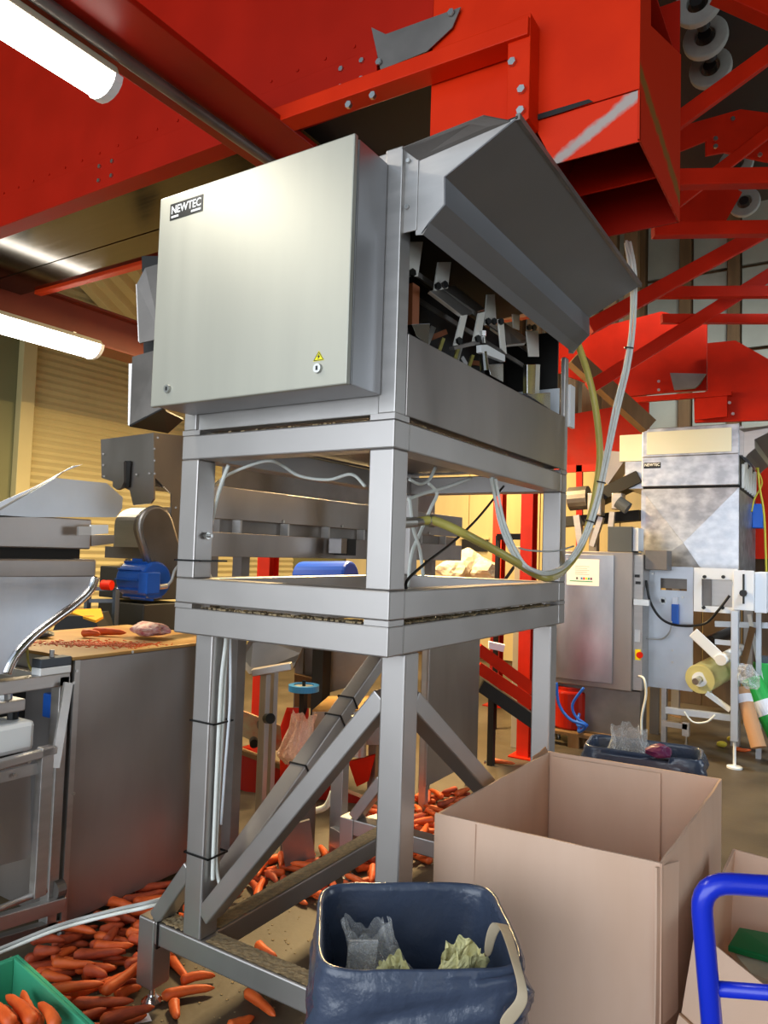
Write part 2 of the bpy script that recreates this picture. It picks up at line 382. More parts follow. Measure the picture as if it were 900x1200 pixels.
box(-.004, .010, 1.552, 1.62, 2.30, 2.50).build('side_plate', 'plate_white', bd)
# hood: folded sheet, profile in x/z run along y
def hood(par, x_off, y0, y1, z_off, inner=True):
    pf = [(.06, 2.612), (.085, 2.640), (.134, 2.682), (.131, 2.764), (.352, 2.874)]
    sh = MB(); k = len(pf)
    for y in (y0, y1): sh.v += [(x + x_off, y, z + z_off) for x, z in pf]
    for i in range(k - 1): sh.f.append((i, i + 1, k + i + 1, k + i))
    h = sh.build('hood_sheet', 'steel_shaded', par, solid=.004)
    for y in (y0, y1):
        MB().prism([(x + x_off, y, z + z_off) for x, z in [(.04, 2.612), (.062, 2.608), (.085, 2.640), (.134, 2.682), (.131, 2.764), (.352, 2.874), (.33, 2.872), (.043, 2.838)]], (0, .004, 0)).build('hood_end', 'steel', par)
    MB().box(-.004 + x_off, .045 + x_off, y0 - .004, y0 + .002, 2.625 + z_off, 2.89 + z_off).build('hood_flange', 'steel', par, bevel=.002)
    MB().sheet([(.012 + x_off, y0 - .045, 2.862 + z_off), (.043 + x_off, y0, 2.838 + z_off), (.33 + x_off, y0, 2.872 + z_off), (.275 + x_off, y0 - .055, 2.874 + z_off)], .004).build('hood_top_flap', 'steel_tube', par)
    MB().beam((.352 + x_off, y0, 2.876 + z_off), (.352 + x_off, y1 + .01, 2.876 + z_off), .012, .018).build('hood_edge', 'steel_dark', par)
    return h
M['steel_shaded'] = material('shaded_sheet_steel', '#8d8d90', .5, .9, var=.06, scale=3)  # darker copy of the sheet steel, the hood's shade put into its colour
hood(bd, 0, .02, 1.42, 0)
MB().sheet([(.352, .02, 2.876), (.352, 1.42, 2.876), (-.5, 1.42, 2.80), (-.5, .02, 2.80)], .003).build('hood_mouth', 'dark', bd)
bolts(bd, [(.012, .014, 2.84), (.012, .014, 2.70)], (0, -1, 0), .007, .006)
# weigher linkages inside the open side
def plate(name, pts, th, mat): return MB().sheet(pts, th).build(name, mat, bd, bevel=.001)
rl = [((-.09, .12, 2.60), (-.09, 1.3, 2.60)), ((-.15, .10, 2.56), (-.15, 1.35, 2.56))]
for p, q in rl: MB().beam(p, q, .008, .018).build('rail', 'steel_dark', bd)
arms = [[(-0.05, 0.112, 2.646), (-0.05, 0.223, 2.689), (-0.05, 0.197, 2.565), (-0.05, 0.118, 2.538)],
        [(-0.05, 0.33, 2.66), (-0.05, 0.423, 2.694), (-0.05, 0.403, 2.594), (-0.05, 0.306, 2.553)],
        [(-0.03, 0.472, 2.516), (-0.03, 0.519, 2.533), (-0.03, 0.472, 2.413), (-0.03, 0.42, 2.396)],
        [(-0.03, 0.61, 2.566), (-0.03, 0.669, 2.59), (-0.03, 0.631, 2.467), (-0.03, 0.567, 2.444)],
        [(-0.05, 0.724, 2.676), (-0.05, 0.795, 2.699), (-0.05, 0.818, 2.59), (-0.05, 0.708, 2.552)],
        [(-0.02, 0.765, 2.588), (-0.02, 0.814, 2.602), (-0.02, 0.855, 2.474), (-0.02, 0.796, 2.482)],
        [(-0.05, 1.132, 2.647), (-0.05, 1.274, 2.69), (-0.05, 1.291, 2.575), (-0.05, 1.168, 2.545)],
        [(-0.06, 1.002, 2.684), (-0.06, 1.076, 2.703), (-0.06, 1.08, 2.638), (-0.06, 1.015, 2.63)]]
for a in arms: plate('link_arm', a, .006, 'arm_white')
pins = [(-0.04, 0.137, 2.553), (-0.04, 0.106, 2.54), (-0.04, 0.353, 2.587), (-0.04, 0.305, 2.566), (-0.02, 0.431, 2.413), (-0.02, 0.58, 2.461), (-0.04, 0.708, 2.564), (-0.04, 0.763, 2.58), (-0.01, 0.759, 2.574), (-0.04, 1.126, 2.659), (-0.04, 1.185, 2.675)]
bolts(bd, pins, (1, -.35, 0), .013, .010, 'black', 'pivot_pin')
plate('weigh_pan', [(-0.03, 0.242, 2.529), (-0.16, 0.66, 2.71), (-0.16, 0.95, 2.705), (-0.03, 0.479, 2.518)], .012, 'steel')
plate('weigh_pan', [(-0.14, 1.074, 2.688), (-0.14, 1.372, 2.694), (-0.02, 1.049, 2.569), (-0.02, 0.853, 2.511)], .012, 'steel')
for pts, mt in (([(-0.08, 0.216, 2.557), (-0.08, 0.261, 2.558), (-0.08, 0.263, 2.43), (-0.08, 0.219, 2.417)], 'copper'),
                ([(-0.03, 0.42, 2.393), (-0.03, 0.63, 2.473), (-0.03, 0.631, 2.457), (-0.03, 0.427, 2.383)], 'steel_dark'),
                ([(-0.01, 0.596, 2.442), (-0.01, 0.648, 2.456), (-0.01, 0.815, 2.459), (-0.01, 0.816, 2.433), (-0.01, 0.598, 2.415)], 'white'),
                ([(-0.01, 0.1, 2.376), (-0.01, 0.212, 2.411), (-0.01, 0.205, 2.34), (-0.01, 0.128, 2.347)], 'chrome'),
                ([(-0.01, 0.659, 2.385), (-0.01, 0.8, 2.422), (-0.01, 0.804, 2.35), (-0.01, 0.684, 2.35)], 'chrome'),
                ([(-0.01, 1.045, 2.352), (-0.01, 1.331, 2.418), (-0.01, 1.335, 2.341), (-0.01, 1.174, 2.349)], 'chrome'),
                ([(-0.04, 1.124, 2.499), (-0.04, 1.225, 2.523), (-0.04, 1.222, 2.387), (-0.04, 1.131, 2.376)], 'chrome'),
                ([(-0.05, 1.251, 2.531), (-0.05, 1.304, 2.543), (-0.05, 1.3, 2.404), (-0.05, 1.248, 2.393)], 'arm_white')):
    plate('bracket', pts, .02, mt)
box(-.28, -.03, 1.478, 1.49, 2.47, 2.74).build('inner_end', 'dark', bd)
plate('back_plate', [(-.02, 1.485, 2.14), (-.02, 1.485, 2.47), (-.28, 1.485, 2.47), (-.28, 1.485, 2.14)], .006, 'plate_white')
for i in range(5):
    y = .35 + .13 * i
    MB().beam((-.22, y, 2.36), (-.19, y + .03, 2.5), .02, .012).build('spring_rod', 'hose', bd)
MB().cyl((-0.02, 0.629, 2.503), (-0.02, 0.639, 2.461), .009, n=10).cyl((-0.02, 0.629, 2.503), (-0.02, 0.63, 2.484), .013, n=6).build('adjusting_screw', 'chrome', bd)
MB().cyl((-0.02, 0.633, 2.428), (-0.02, 0.652, 2.363), .014, .018, 12).build('damper', 'chrome', bd)
for i in range(14):
    y = .25 + 1.0 * random.random()
    MB().beam((-.24, y, 2.3 + .2 * random.random()), (-.2, y + .1 * random.random(), 2.36 + .2 * random.random()), .012, .02).build('linkage', random.choice(['steel', 'steel_dark', 'copper']), bd)

# ---- control cabinet on the end of the machine
cb = thing('control_cabinet', 'pale steel control cabinet on the end of the machine, NEWTEC label at top left', 'control cabinet', (-.445, -.09, 2.137))
CX0, CX1, CZ0, CZ1 = -.843, -.048, 2.137, 2.845
box(CX0 + .004, CX1 - .002, -.153, -.001, CZ0 + .004, CZ1 - .004).build('body', 'cab_side', cb, bevel=.004)
box(CX0 + .012, CX1 - .012, -.160, -.153, CZ0 + .012, CZ1 - .012).build('seal', 'black', cb)
dr = box(CX0, CX1, -.178, -.160, CZ0, CZ1).build('door', 'cab_door', cb, bevel=.004)
# label plate
ly = -.178
lx0, lx1, lz0, lz1 = -0.79, -0.638, 2.757, 2.812
lb = box(lx0, lx1, ly - .0015, ly, lz0, lz1).build('label_plate', 'black', dr, label='black label reading NEWTEC')
lw, lh = lx1 - lx0, lz1 - lz0
text_mesh('lettering', 'NEWTEC', (lx0 + lw * .05, ly - .0018, lz0 + lh * .36), (1, 0, 0), (0, 0, 1), lh * .5, 'white', dr, (0, 0, 0), .02, lw * .9)
box(lx0 + lw * .05, lx0 + lw * .27, ly - .002, ly - .0015, lz0 + lh * .12, lz0 + lh * .24).build('lettering', 'white', dr)
box(lx0 + lw * .66, lx0 + lw * .95, ly - .002, ly - .0015, lz0 + lh * .12, lz0 + lh * .24).build('lettering', 'white', dr)
# warning triangle and locks
tz0, tz1 = 2.212, 2.241; tx0, tx1 = -0.166, -0.127; tm = (tx0 + tx1) / 2
MB().prism([(tx0, ly, tz0), (tx1, ly, tz0), (tm, ly, tz1)], (0, -.001, 0)).build('warning_sticker', 'yellow', dr, label='yellow warning triangle sticker')
s = .8
for a, b in (((tx0 + .003, tz0 + .002), (tx1 - .003, tz0 + .002)), ((tx1 - .003, tz0 + .002), (tm, tz1 - .004)), ((tm, tz1 - .004), (tx0 + .003, tz0 + .002))):
    MB().beam((a[0], ly - .0012, a[1]), (b[0], ly - .0012, b[1]), .0008, .0018, (0, 0, 1) if a[1] != b[1] else (0, 0, 1)).build('sticker_border', 'black', dr)
hz = (tz1 - tz0)
MB().prism([(tm + .002, ly - .001, tz0 + hz * .68), (tm - .005, ly - .001, tz0 + hz * .38), (tm - .001, ly - .001, tz0 + hz * .4), (tm - .002, ly - .001, tz0 + hz * .14), (tm + .005, ly - .001, tz0 + hz * .46), (tm + .001, ly - .001, tz0 + hz * .45)], (0, -.0008, 0)).build('sticker_bolt_symbol', 'black', dr)
for (px, pz) in ((-0.147, 2.19), (-0.76, 2.19)):
    lk = MB().cyl((px, ly, pz), (px, ly - .008, pz), .0145, .013, 20).build('lock', 'bolt', dr)
    MB().box(px - .003, px + .003, ly - .0095, ly - .007, pz - .006, pz + .006).build('lock_slot', 'black', lk)

# ================================================================ OVERHEAD STEELWORK
# beam with pipe under it
ba = thing('overhead_beam', 'red steel I-beam with a grey pipe below it, running over the control cabinet', 'beam', (-1.0, 0, 3.40))
M['red_beam'] = material('deep_red_beam_paint', '#a01a08', .35, 0, ior=1.35, var=.15, scale=4, rvar=.1)
box(-1.165, -.835, -3.2, 3.2, 3.42, 3.445).build('lower_flange', 'red_beam', ba, bevel=.003)
box(-1.008, -.992, -3.2, 3.2, 3.445, 3.475).build('web', 'red_beam', ba)
MB().cyl((-1.045, -3.2, 3.392), (-1.045, 3.0, 3.392), .022, n=14).build('pipe', 'steel_dark', ba, smooth=True)
# hopper: front plate, flange, inclined floor
M['red_shaded'] = material('shaded_red_paint', '#b01a05', .5, 0, ior=1.25, var=.15, scale=3, rvar=.1)  # darker copy of the red paint, shade of hopper and chute inside put in
hp = thing('overhead_hopper', 'large red sheet-steel hopper with bolted seams spanning above the machine', 'hopper', (-1.8, .8, 3.48))
box(-4.45, -.19, .492, .5, 3.6, 5.4).build('front_plate', 'red_shaded', hp)
box(-4.45, -.43, .484, .5, 3.5, 3.645).build('seam_strip', 'red_shaded', hp, bevel=.002)
box(-4.45, -.43, .484, .58, 3.488, 3.5).build('bottom_flange', 'red_shaded', hp)
box(-4.45, .19, 1.20, 1.21, 3.69, 5.4).build('back_plate', 'red_shaded', hp)
bolts(hp, [(-3.3 + .145 * i, .492, 3.69) for i in range(20)], (0, -1, 0), .007, .005, 'red_shaded')
bolts(hp, [(x, .484, z) for x in (-2.12, -2.02, -.60, -.50) for z in (3.535, 3.61)], (0, -1, 0), .011, .009, 'bolt')
MB().sheet([(-0.458, 0.478, 3.729), (-0.39, 0.478, 3.676), (-0.068, 0.478, 3.66), (-0.101, 0.478, 3.595), (-0.205, 0.478, 3.542), (-0.408, 0.478, 3.539)], .004).build('patch_plate', 'steel_dark', hp, label='dull grey metal patch plate')
bolts(hp, [(-0.414, 0.474, 3.569), (-0.104, 0.474, 3.649)], (0, -1, 0), .013, .008)
box(-.88, -.2, .58, 1.2, 3.50, 3.515).build('belt_underside', 'dark', hp)
# the dark ceiling strip beyond it and its orange edge rail
dc = thing('dark_soffit', 'dark glossy sheet soffit behind the red hopper', 'soffit', (-3, 1.3, 3.5))
box(-4.5, -.9, 1.215, 1.50, 3.66, 3.675).build('sheet', 'dark_gloss', dc)
box(-4.5, -.9, .59, 1.195, 3.655, 3.67).build('sheet', 'dark_gloss', dc)
rr = MB().box(-4.3, -.9, 1.49, 1.55, 3.63, 3.72)
tag(rr.build('edge_rail', 'orange', bevel=.006), 'narrow orange steel rail in front of the yellow corrugated sheet', 'rail')
# beam at the far left with the lamp
M['red_brown'] = material('brown_red_beam_paint', '#8c3a1f', .5, 0, var=.15, scale=4)
bc = thing('side_beam', 'brownish red steel beam crossing behind the lower strip lamp', 'beam', (-4.7, 2.5, 3.4))
box(-4.72, -4.6, -1.2, 5.4, 3.47, 3.77).build('web', 'red_brown', bc, bevel=.004)
box(-4.80, -4.52, -1.2, 5.4, 3.445, 3.47).build('lower_flange', 'red_brown', bc, bevel=.003)
box(-4.80, -4.52, -1.2, 5.4, 3.77, 3.79).build('upper_flange', 'red_brown', bc, bevel=.003)
M['tube_glow'] = material('lit_lamp_cover', (1, .96, .86, 1), .4, emit=10.)
M['lamp_body'] = material('cream_lamp_body', '#cfc9b0', .5)
def strip_lamp(label, x, y0, y1, z, power, col, w=1.):
    t = thing('strip_lamp', label, 'lamp', (x, (y0 + y1) / 2, z), 'fluorescent strip lamps')
    MB().prism([(x - .08 * w, y0, z + .045), (x + .08 * w, y0, z + .045), (x + .06 * w, y0, z + .085), (x - .06 * w, y0, z + .085)], (0, y1 - y0, 0)).build('housing', 'lamp_body', t, bevel=.004)
    pf = [(x + .075 * w * math.cos(a), z + .045 + .062 * w * math.sin(a)) for a in [math.pi + math.pi * i / 10 for i in range(11)]]
    MB().prism([(px, y0 + .02, pz) for px, pz in pf], (0, y1 - y0 - .04, 0)).build('diffuser', 'tube_glow', t, smooth=False)
    for ya, yb in ((y0 - .012, y0 + .02), (y1 - .02, y1 + .012)):
        MB().prism([(px, ya, pz) for px, pz in [(x + .082 * w * math.cos(a), z + .045 + .067 * w * math.sin(a)) for a in [math.pi + math.pi * i / 8 for i in range(9)]]], (0, yb - ya, 0)).build('end_cap', 'white', t)
    for yy in (y0 + .2, y1 - .2):
        box(x - .02, x + .02, yy - .015, yy + .015, z + .085, z + .12).build('clip', 'bolt', t)
    d = bpy.data.lights.new('strip_lamp_light', 'AREA'); d.shape = 'RECTANGLE'; d.size = .1; d.size_y = y1 - y0; d.energy = power; d.color = col
    o = bpy.data.objects.new('strip_lamp_light', d); COL.objects.link(o); o.parent = t; o.location = (0, 0, .045 - .062 * w - .01)
strip_lamp('long lit strip lamp hung under the red I-beam at top left', -1.14, -1.46, -.20, 3.29, 12, (1, .93, .80))
strip_lamp('lit strip lamp on the brownish red beam by the shutter', -4.42, .9, 2.13, 3.345, 90, (1, .86, .60), 1.7)
strip_lamp('assumed unseen lit strip lamp over the back of the hall behind the machine', -2.6, 3.2, 4.5, 3.7, 400, (1, .72, .34))  # added out of sight, assumed source of the warm light at the back
strip_lamp('added unseen strip lamp lighting the ply wall at the back', -3.3, 7.0, 8.2, 3.95, 120, (1, .72, .36))  # second back lamp, added out of sight to brighten the ply wall
box(-3.36, -3.24, 5.9, 9.0, 4.07, 4.2).build('beam', 'red_brown', bpy.data.objects['strip_lamp.003'])  # added beam, made only to carry the added unseen strip lamp
box(-2.66, -2.54, 2.2, 5.4, 3.82, 3.95).build('beam', 'red_brown', bpy.data.objects['strip_lamp.002'])  # beam added to carry the assumed back lamp
for y_ in (3.0, 4.8): box(-2.62, -2.58, y_, y_ + .04, 3.95, 7.2).build('hanger', 'red_brown', bpy.data.objects['strip_lamp.002'])  # hangers added to hold that added beam from the ceiling

# ---- chute feeding the weigher
ch = thing('feed_chute', 'bright red square feed chute with a scuffed grey streak above the hood', 'chute', (.2, .8, 2.98))
M['red_chute'] = material('bright_red_chute_paint', '#d42b03', .48, 0, ior=1.25, color2='#c92602', scale=5, rvar=.1)
MB().prism([(-.19, .5, 5.0), (-.19, .5, 2.98), (.2, .5, 2.98), (.2, .5, 3.16), (.56, .5, 3.16), (.56, .5, 5.0)], (0, -.006, 0)).build('front_plate', 'red_chute', ch, bevel=.001)
streak_mat = material('scuffed_red_plate', '#d42b03', .48, 0, ior=1.25)
def streak(m, x1, z1, x2, z2, w, ax=0, col='#a3a09a'):                       # bare-metal scrape of its own shape, in object space
    n = m.node_tree.nodes; l = m.node_tree.links; b = n['Principled BSDF']
    tc = n.new('ShaderNodeTexCoord'); sp = n.new('ShaderNodeSeparateXYZ'); l.new(tc.outputs['Object'], sp.inputs[0])
    L = math.hypot(x2 - x1, z2 - z1); a, c = -(z2 - z1) / L, (x2 - x1) / L; k = -(a * x1 + c * z1)
    def mth(op, p, q=None):
        o = n.new('ShaderNodeMath'); o.operation = op
        for i, v in enumerate((p, q)):
            if v is None: continue
            if isinstance(v, (int, float)): o.inputs[i].default_value = v
            else: l.new(v, o.inputs[i])
        return o.outputs[0]
    nz = n.new('ShaderNodeTexNoise'); nz.inputs['Scale'].default_value = 22; nz.inputs['Detail'].default_value = 6; l.new(tc.outputs['Object'], nz.inputs['Vector'])
    d = mth('ABSOLUTE', mth('ADD', mth('ADD', mth('MULTIPLY', sp.outputs[ax], a), mth('MULTIPLY', sp.outputs[2], c)), k))
    d = mth('ADD', d, mth('MULTIPLY', mth('SUBTRACT', nz.outputs['Fac'], .5), w * 1.6))
    mr = n.new('ShaderNodeMapRange'); mr.inputs['From Min'].default_value = w * .45; mr.inputs['From Max'].default_value = w * 1.1; mr.inputs['To Min'].default_value = .92; mr.inputs['To Max'].default_value = 0; l.new(d, mr.inputs['Value'])
    mx = n.new('ShaderNodeMix'); mx.data_type = 'RGBA'; l.new(mr.outputs[0], mx.inputs['Factor']); mx.inputs['A'].default_value = b.inputs['Base Color'].default_value; mx.inputs['B'].default_value = lin(col); l.new(mx.outputs['Result'], b.inputs['Base Color'])
streak(streak_mat, .30 - .2, 3.01 - 2.98, .555 - .2, 3.15 - 2.98, .022)
side_mat = material('worn_red_side_plate', '#c32703', .5, 0, ior=1.25)
streak(side_mat, .5 - .8, 3.22 - 2.98, 1.16 - .8, 3.10 - 2.98, .035, 1, '#7d5a24')
lipq = [(.205, .5, 3.158), (.56, .5, 3.158), (.56, .512, 2.998), (.281, .512, 2.998)]
MB().sheet(lipq, .006).build('lip_plate', streak_mat, ch)
MB().sheet([(0.219, 0.49, 3.156), (0.228, 0.49, 3.175), (0.401, 0.49, 3.173), (0.415, 0.49, 3.16), (0.316, 0.49, 3.156)], .002).build('tar_smear', 'dark', ch)
MB().prism([(.56, .5, 3.0), (.56, 1.16, 3.0), (.56, 1.16, 3.68), (.56, .64, 3.46), (.56, .60, 5.0), (.56, .5, 5.0)], (-.006, 0, 0)).build('side_plate', side_mat, ch)
M['olive_wear'] = material('olive_worn_paint', '#8a5a22', .5, 0, var=.2, scale=9)
box(.19, .2, .5, 1.16, 2.98, 3.9).build('inner_wall', 'red_shaded', ch)
box(.2, .556, 1.15, 1.16, 3.0, 3.9).build('back_wall', 'red_shaded', ch)
box(.2, .556, .5, 1.16, 3.62, 3.63).build('closing_plate', 'red_shaded', ch)
MB().sheet([(.2, 1.14, 3.45), (.55, 1.14, 3.45), (.55, .80, 3.02), (.2, .80, 3.02)], .006).build('slide_plate', 'red_shaded', ch)
MB().beam((-.885, .44, 3.455), (.225, .44, 3.43), .09, .062).build('carry_bar', 'red_chute', ch, bevel=.003)
MB().prism([(.148, .5, 3.48), (.228, .5, 3.48), (.228, .5, 3.12), (.19, .5, 3.10), (.148, .5, 3.14)], (0, -.09, 0)).build('hanger_plate', 'red_chute', ch, bevel=.003)
bolts(ch, [(0.168, 0.41, 3.326), (0.203, 0.41, 3.22), (0.202, 0.41, 3.148), (-0.488, 0.395, 3.375), (-0.379, 0.395, 3.377)], (0, -1, 0), .014, .014)

# ---- inclined truss conveyor beyond the chute
tr = thing('conveyor_truss', 'red square-tube truss of an inclined conveyor at upper right', 'truss', (.9, 3.0, 2.9))
bars = [((0.345, 1.758, 3.715), (1.092, 2.187, 4.384), .075), ((0.344, 1.771, 3.507), (1.141, 2.273, 3.552), .08), ((0.237, 2.182, 3.446), (1.144, 2.753, 3.493), .075),
        ((0.213, 2.621, 3.74), (1.109, 3.133, 4.586), .065), ((-0.172, 2.423, 3.043), (1.086, 3.163, 3.902), .085), ((0.017, 3.342, 3.518), (1.155, 4.059, 3.566), .075), ((-0.001, 3.575, 3.405), (1.156, 4.305, 3.447), .065),
        ((-0.44, 3.33, 2.897), (1.082, 4.216, 4.076), .09), ((0.59, 1.866, 4.427), (1.143, 2.234, 4.153), .10)]
for p, q, w in bars: MB().beam(p, q, w * .8, w).build('bar', 'red', tr, bevel=.004)
MB().sheet([(0.218, 2.821, 4.352), (0.566, 3.033, 4.481), (0.731, 3.138, 4.461), (0.729, 3.158, 4.161), (0.618, 3.086, 4.183), (0.485, 2.999, 4.215), (0.387, 2.938, 4.19), (0.387, 2.933, 4.28), (0.24, 2.844, 4.206)], .02).build('gusset_plate', 'red', tr)
bolts(tr, [(0.439, 2.908, 4.263), (0.439, 2.911, 4.216), (0.528, 2.955, 4.386), (0.668, 3.058, 4.173)], (.5, -.85, 0), .014, .012)
MB().sheet([(0.04, 3.767, 4.477), (0.308, 3.934, 4.518), (0.467, 4.041, 4.429), (0.36, 3.988, 4.205), (0.092, 3.822, 4.144)], .02).build('gusset_plate', 'red', tr)
def disc_roller(label, p, r):
    t = thing('disc_roller', label, 'roller', p, 'grey disc rollers under the conveyor')
    p = V3(p); d = Vector((0, 1, 0))
    MB().ring(p, p + d * .045, r, r * .45, 28).build('disc', 'roller', t, bevel=.008)
    MB().cyl(p - d * .02, p + d * .2, r * .3, n=14).build('hub', 'dark', t)
disc_roller('highest grey rubber disc roller at the top edge beside the chute', (0.459, 2.131, 4.6), .118)
disc_roller('middle grey rubber disc roller of the three beside the chute', (0.453, 2.417, 4.6), .118)
disc_roller('lowest grey rubber disc roller of the three beside the chute', (0.438, 2.703, 4.6), .118)
disc_roller('grey rubber disc roller just above the long horizontal red bar', (0.437, 3.905, 4.6), .118)
disc_roller('grey rubber disc roller just below the long horizontal red bar', (0.422, 4.573, 4.6), .118)
bx_ = box(-.1, 1.9, 1.9, 4.9, 4.722, 4.8)
tag(bx_.build('conveyor_belt', 'dark'), 'black underside of the conveyor belt above the grey discs', 'belt')

# ---- second red hopper in the distance
fh = thing('distant_hopper', 'distant red hopper panels above the second packing line', 'hopper', (-.4, 6.4, 3.0))
def pz(name, pts, th, mat, par, bev=0): return MB().sheet(pts, th).build(name, mat, par, bevel=bev)
pz('panel', [(-1.847, 6.3, 4.208), (-0.563, 6.3, 4.367), (-0.111, 6.3, 4.18), (-0.107, 6.3, 3.469), (-0.528, 6.3, 3.481), (-0.948, 6.3, 3.472), (-1.84, 6.3, 3.884)], .06, 'red', fh)
pz('panel', [(-0.072, 6.1, 3.905), (0.187, 6.1, 3.898), (0.547, 6.1, 3.624), (0.548, 6.1, 3.075), (-0.188, 6.1, 3.101), (-0.198, 6.1, 3.383), (-0.069, 6.1, 3.415)], .06, 'red', fh)
pz('flange', [(-0.854, 6.0, 3.395), (0.162, 6.0, 3.381), (0.163, 6.0, 3.33), (-0.836, 6.0, 3.338)], .05, 'red', fh)
pz('cover', [(-0.168, 6.02, 3.338), (0.122, 6.02, 3.338), (0.123, 6.02, 3.125), (-0.167, 6.02, 3.112)], .03, 'red', fh)
pz('patch_plate', [(-0.45, 6.2, 3.662), (-0.101, 6.2, 3.616), (-0.157, 6.2, 3.515), (-0.206, 6.2, 3.475), (-0.406, 6.2, 3.476)], .03, 'steel_dark', fh)
pz('rear_panel', [(-2.27, 7.2, 3.466), (-0.884, 7.2, 3.594), (-0.876, 7.2, 2.822), (-2.258, 7.2, 2.875)], .05, 'red', fh)
pz('rear_panel', [(0.095, 7.4, 2.857), (0.457, 7.4, 2.842), (0.458, 7.4, 1.747), (0.098, 7.4, 1.736)], .05, 'red', fh)
pz('cross_rail', [(-1.927, 6.6, 2.78), (-1.167, 6.6, 2.781), (-1.166, 6.6, 2.703), (-1.925, 6.6, 2.688)], .05, 'red', fh)
pz('drop_bar', [(-1.563, 6.6, 2.777), (-1.493, 6.6, 2.774), (-1.477, 6.6, 1.828), (-1.548, 6.6, 1.827)], .05, 'red', fh)
MB().beam((-0.783, 4.033, 3.325), (-0.263, 4.399, 2.784), .12, .12).build('slant_beam', 'wood', fh)
bolts(fh, [(0.149, 5.99, 3.253), (0.18, 5.99, 3.141), (-0.569, 6.24, 3.592), (-0.568, 6.24, 3.5)], (0, -1, 0), .016, .012)
for i in range(6):
    x = -2.6 + i * .26
    tag(box(x, x + .17, 7.6, 7.75, 3.2, 7.2).build('hanging_board', 'wood', bevel=.01), ['first', 'second', 'third', 'fourth', 'fifth', 'sixth'][i] + ' brown upright board from the left behind the red truss', 'board', 'boards behind the truss')

# ================================================================ FOREGROUND
from mathutils import noise
def ngon_ring(c, e1, e2, a, b, p, n):
    out = []
    for i in range(n):
        t = 2 * math.pi * i / n; ct, st_ = math.cos(t), math.sin(t)
        out.append(c + e1 * (a * math.copysign(abs(ct) ** (2 / p), ct)) + e2 * (b * math.copysign(abs(st_) ** (2 / p), st_)))
    return out
def bag_bin(name, label, c, e1, a, b, zr, mat_bin, hem, seed, hem_var=0., hem_dir=0.):
    rnd = random.Random(seed); e1 = V3(e1).normalized(); e2 = Vector((-e1.y, e1.x, 0)); c = V3(c)
    t = thing(name, label, 'bin', (c.x, c.y, 0))
    n = 96
    body = MB(); k = 0
    for z, s in ((0, .80), (zr - .025, 1.0)):
        body.v += [tuple(Vector((p.x, p.y, z))) for p in ngon_ring(c, e1, e2, a * s, b * s, 7, n)]
    body.f += [tuple(range(n - 1, -1, -1))] + [(i, (i + 1) % n, n + (i + 1) % n, n + i) for i in range(n)]
    body.build('bin_body', mat_bin, t, smooth=True)
    bg = MB(); n = 220
    rows = [(1.045, -hem * (1 - i / 14)) for i in range(14)] + [(1.05, -.012), (1.04, .002), (1.015, .006), (.985, .002), (.965, -.014)] + [(.957 - .012 * i, -.045 - .036 * i) for i in range(10)] + [(.6, -.40), (.02, -.40)]
    off = Vector((seed * 3.1, 0, 0))
    for j, (s, dz) in enumerate(rows):
        pts = ngon_ring(c, e1, e2, a, b, 6, n)
        for i, p in enumerate(pts):
            th = 2 * math.pi * i / n; z = zr + dz
            if j < 14: z = zr + dz * (1 - hem_var * math.cos(th - hem_dir)) - .006 * math.sin(4 * th + seed)
            q0 = Vector((p.x, p.y, z))
            w = noise.noise(Vector((q0.x * 7, q0.y * 7, q0.z * 22)) + off); w2 = noise.noise(Vector((q0.x * 19 + q0.z * 14, q0.y * 19, q0.z * 30)) + off * 2); w3 = noise.noise(Vector((q0.x * 9 - q0.z * 16, q0.y * 9, q0.z * 9)) + off * 3)
            fold = (1 - 2.4 * abs(w)) * .55 + (1 - 2.4 * abs(w3)) * .45 + w2 * .35
            amp = (.021 * min(1, (14 - j) / 4) if j < 14 else .0022 if j < 19 else .016 * min(1, (j - 18) / 4) if j < 29 else .02)
            base = s if j >= 14 else s + .002
            q = c + (p - c) * (base + (1.0 * amp * fold / a if j < 14 else -amp * abs(fold) / a))
            bg.v.append((q.x, q.y, z + (.003 * noise.noise(q0 * 12 + off) if 13 < j < 19 else (.03 * w if j >= 29 else 0))))
    m = len(rows)
    for j in range(m - 1):
        for i in range(n): bg.f.append((j * n + i, j * n + (i + 1) % n, (j + 1) * n + (i + 1) % n, (j + 1) * n + i))
    bg.build('bin_bag', 'bag', t, smooth=True)
    return t, e1, e2
bag_bin('rubbish_bin', 'blue bin lined with a glossy dark blue bag, in front of the stand', (.247, -.245, 0), (.35, .256, 0), .218, .196, .82, 'blue_bin', .27, 3, .5, -.6)
bag_bin('rubbish_bin', 'low bin lined with dark bag behind the big open carton', (.255, 2.02, 0), (.49, .06, 0), .262, .14, .76, 'grey_box', .22, 5)

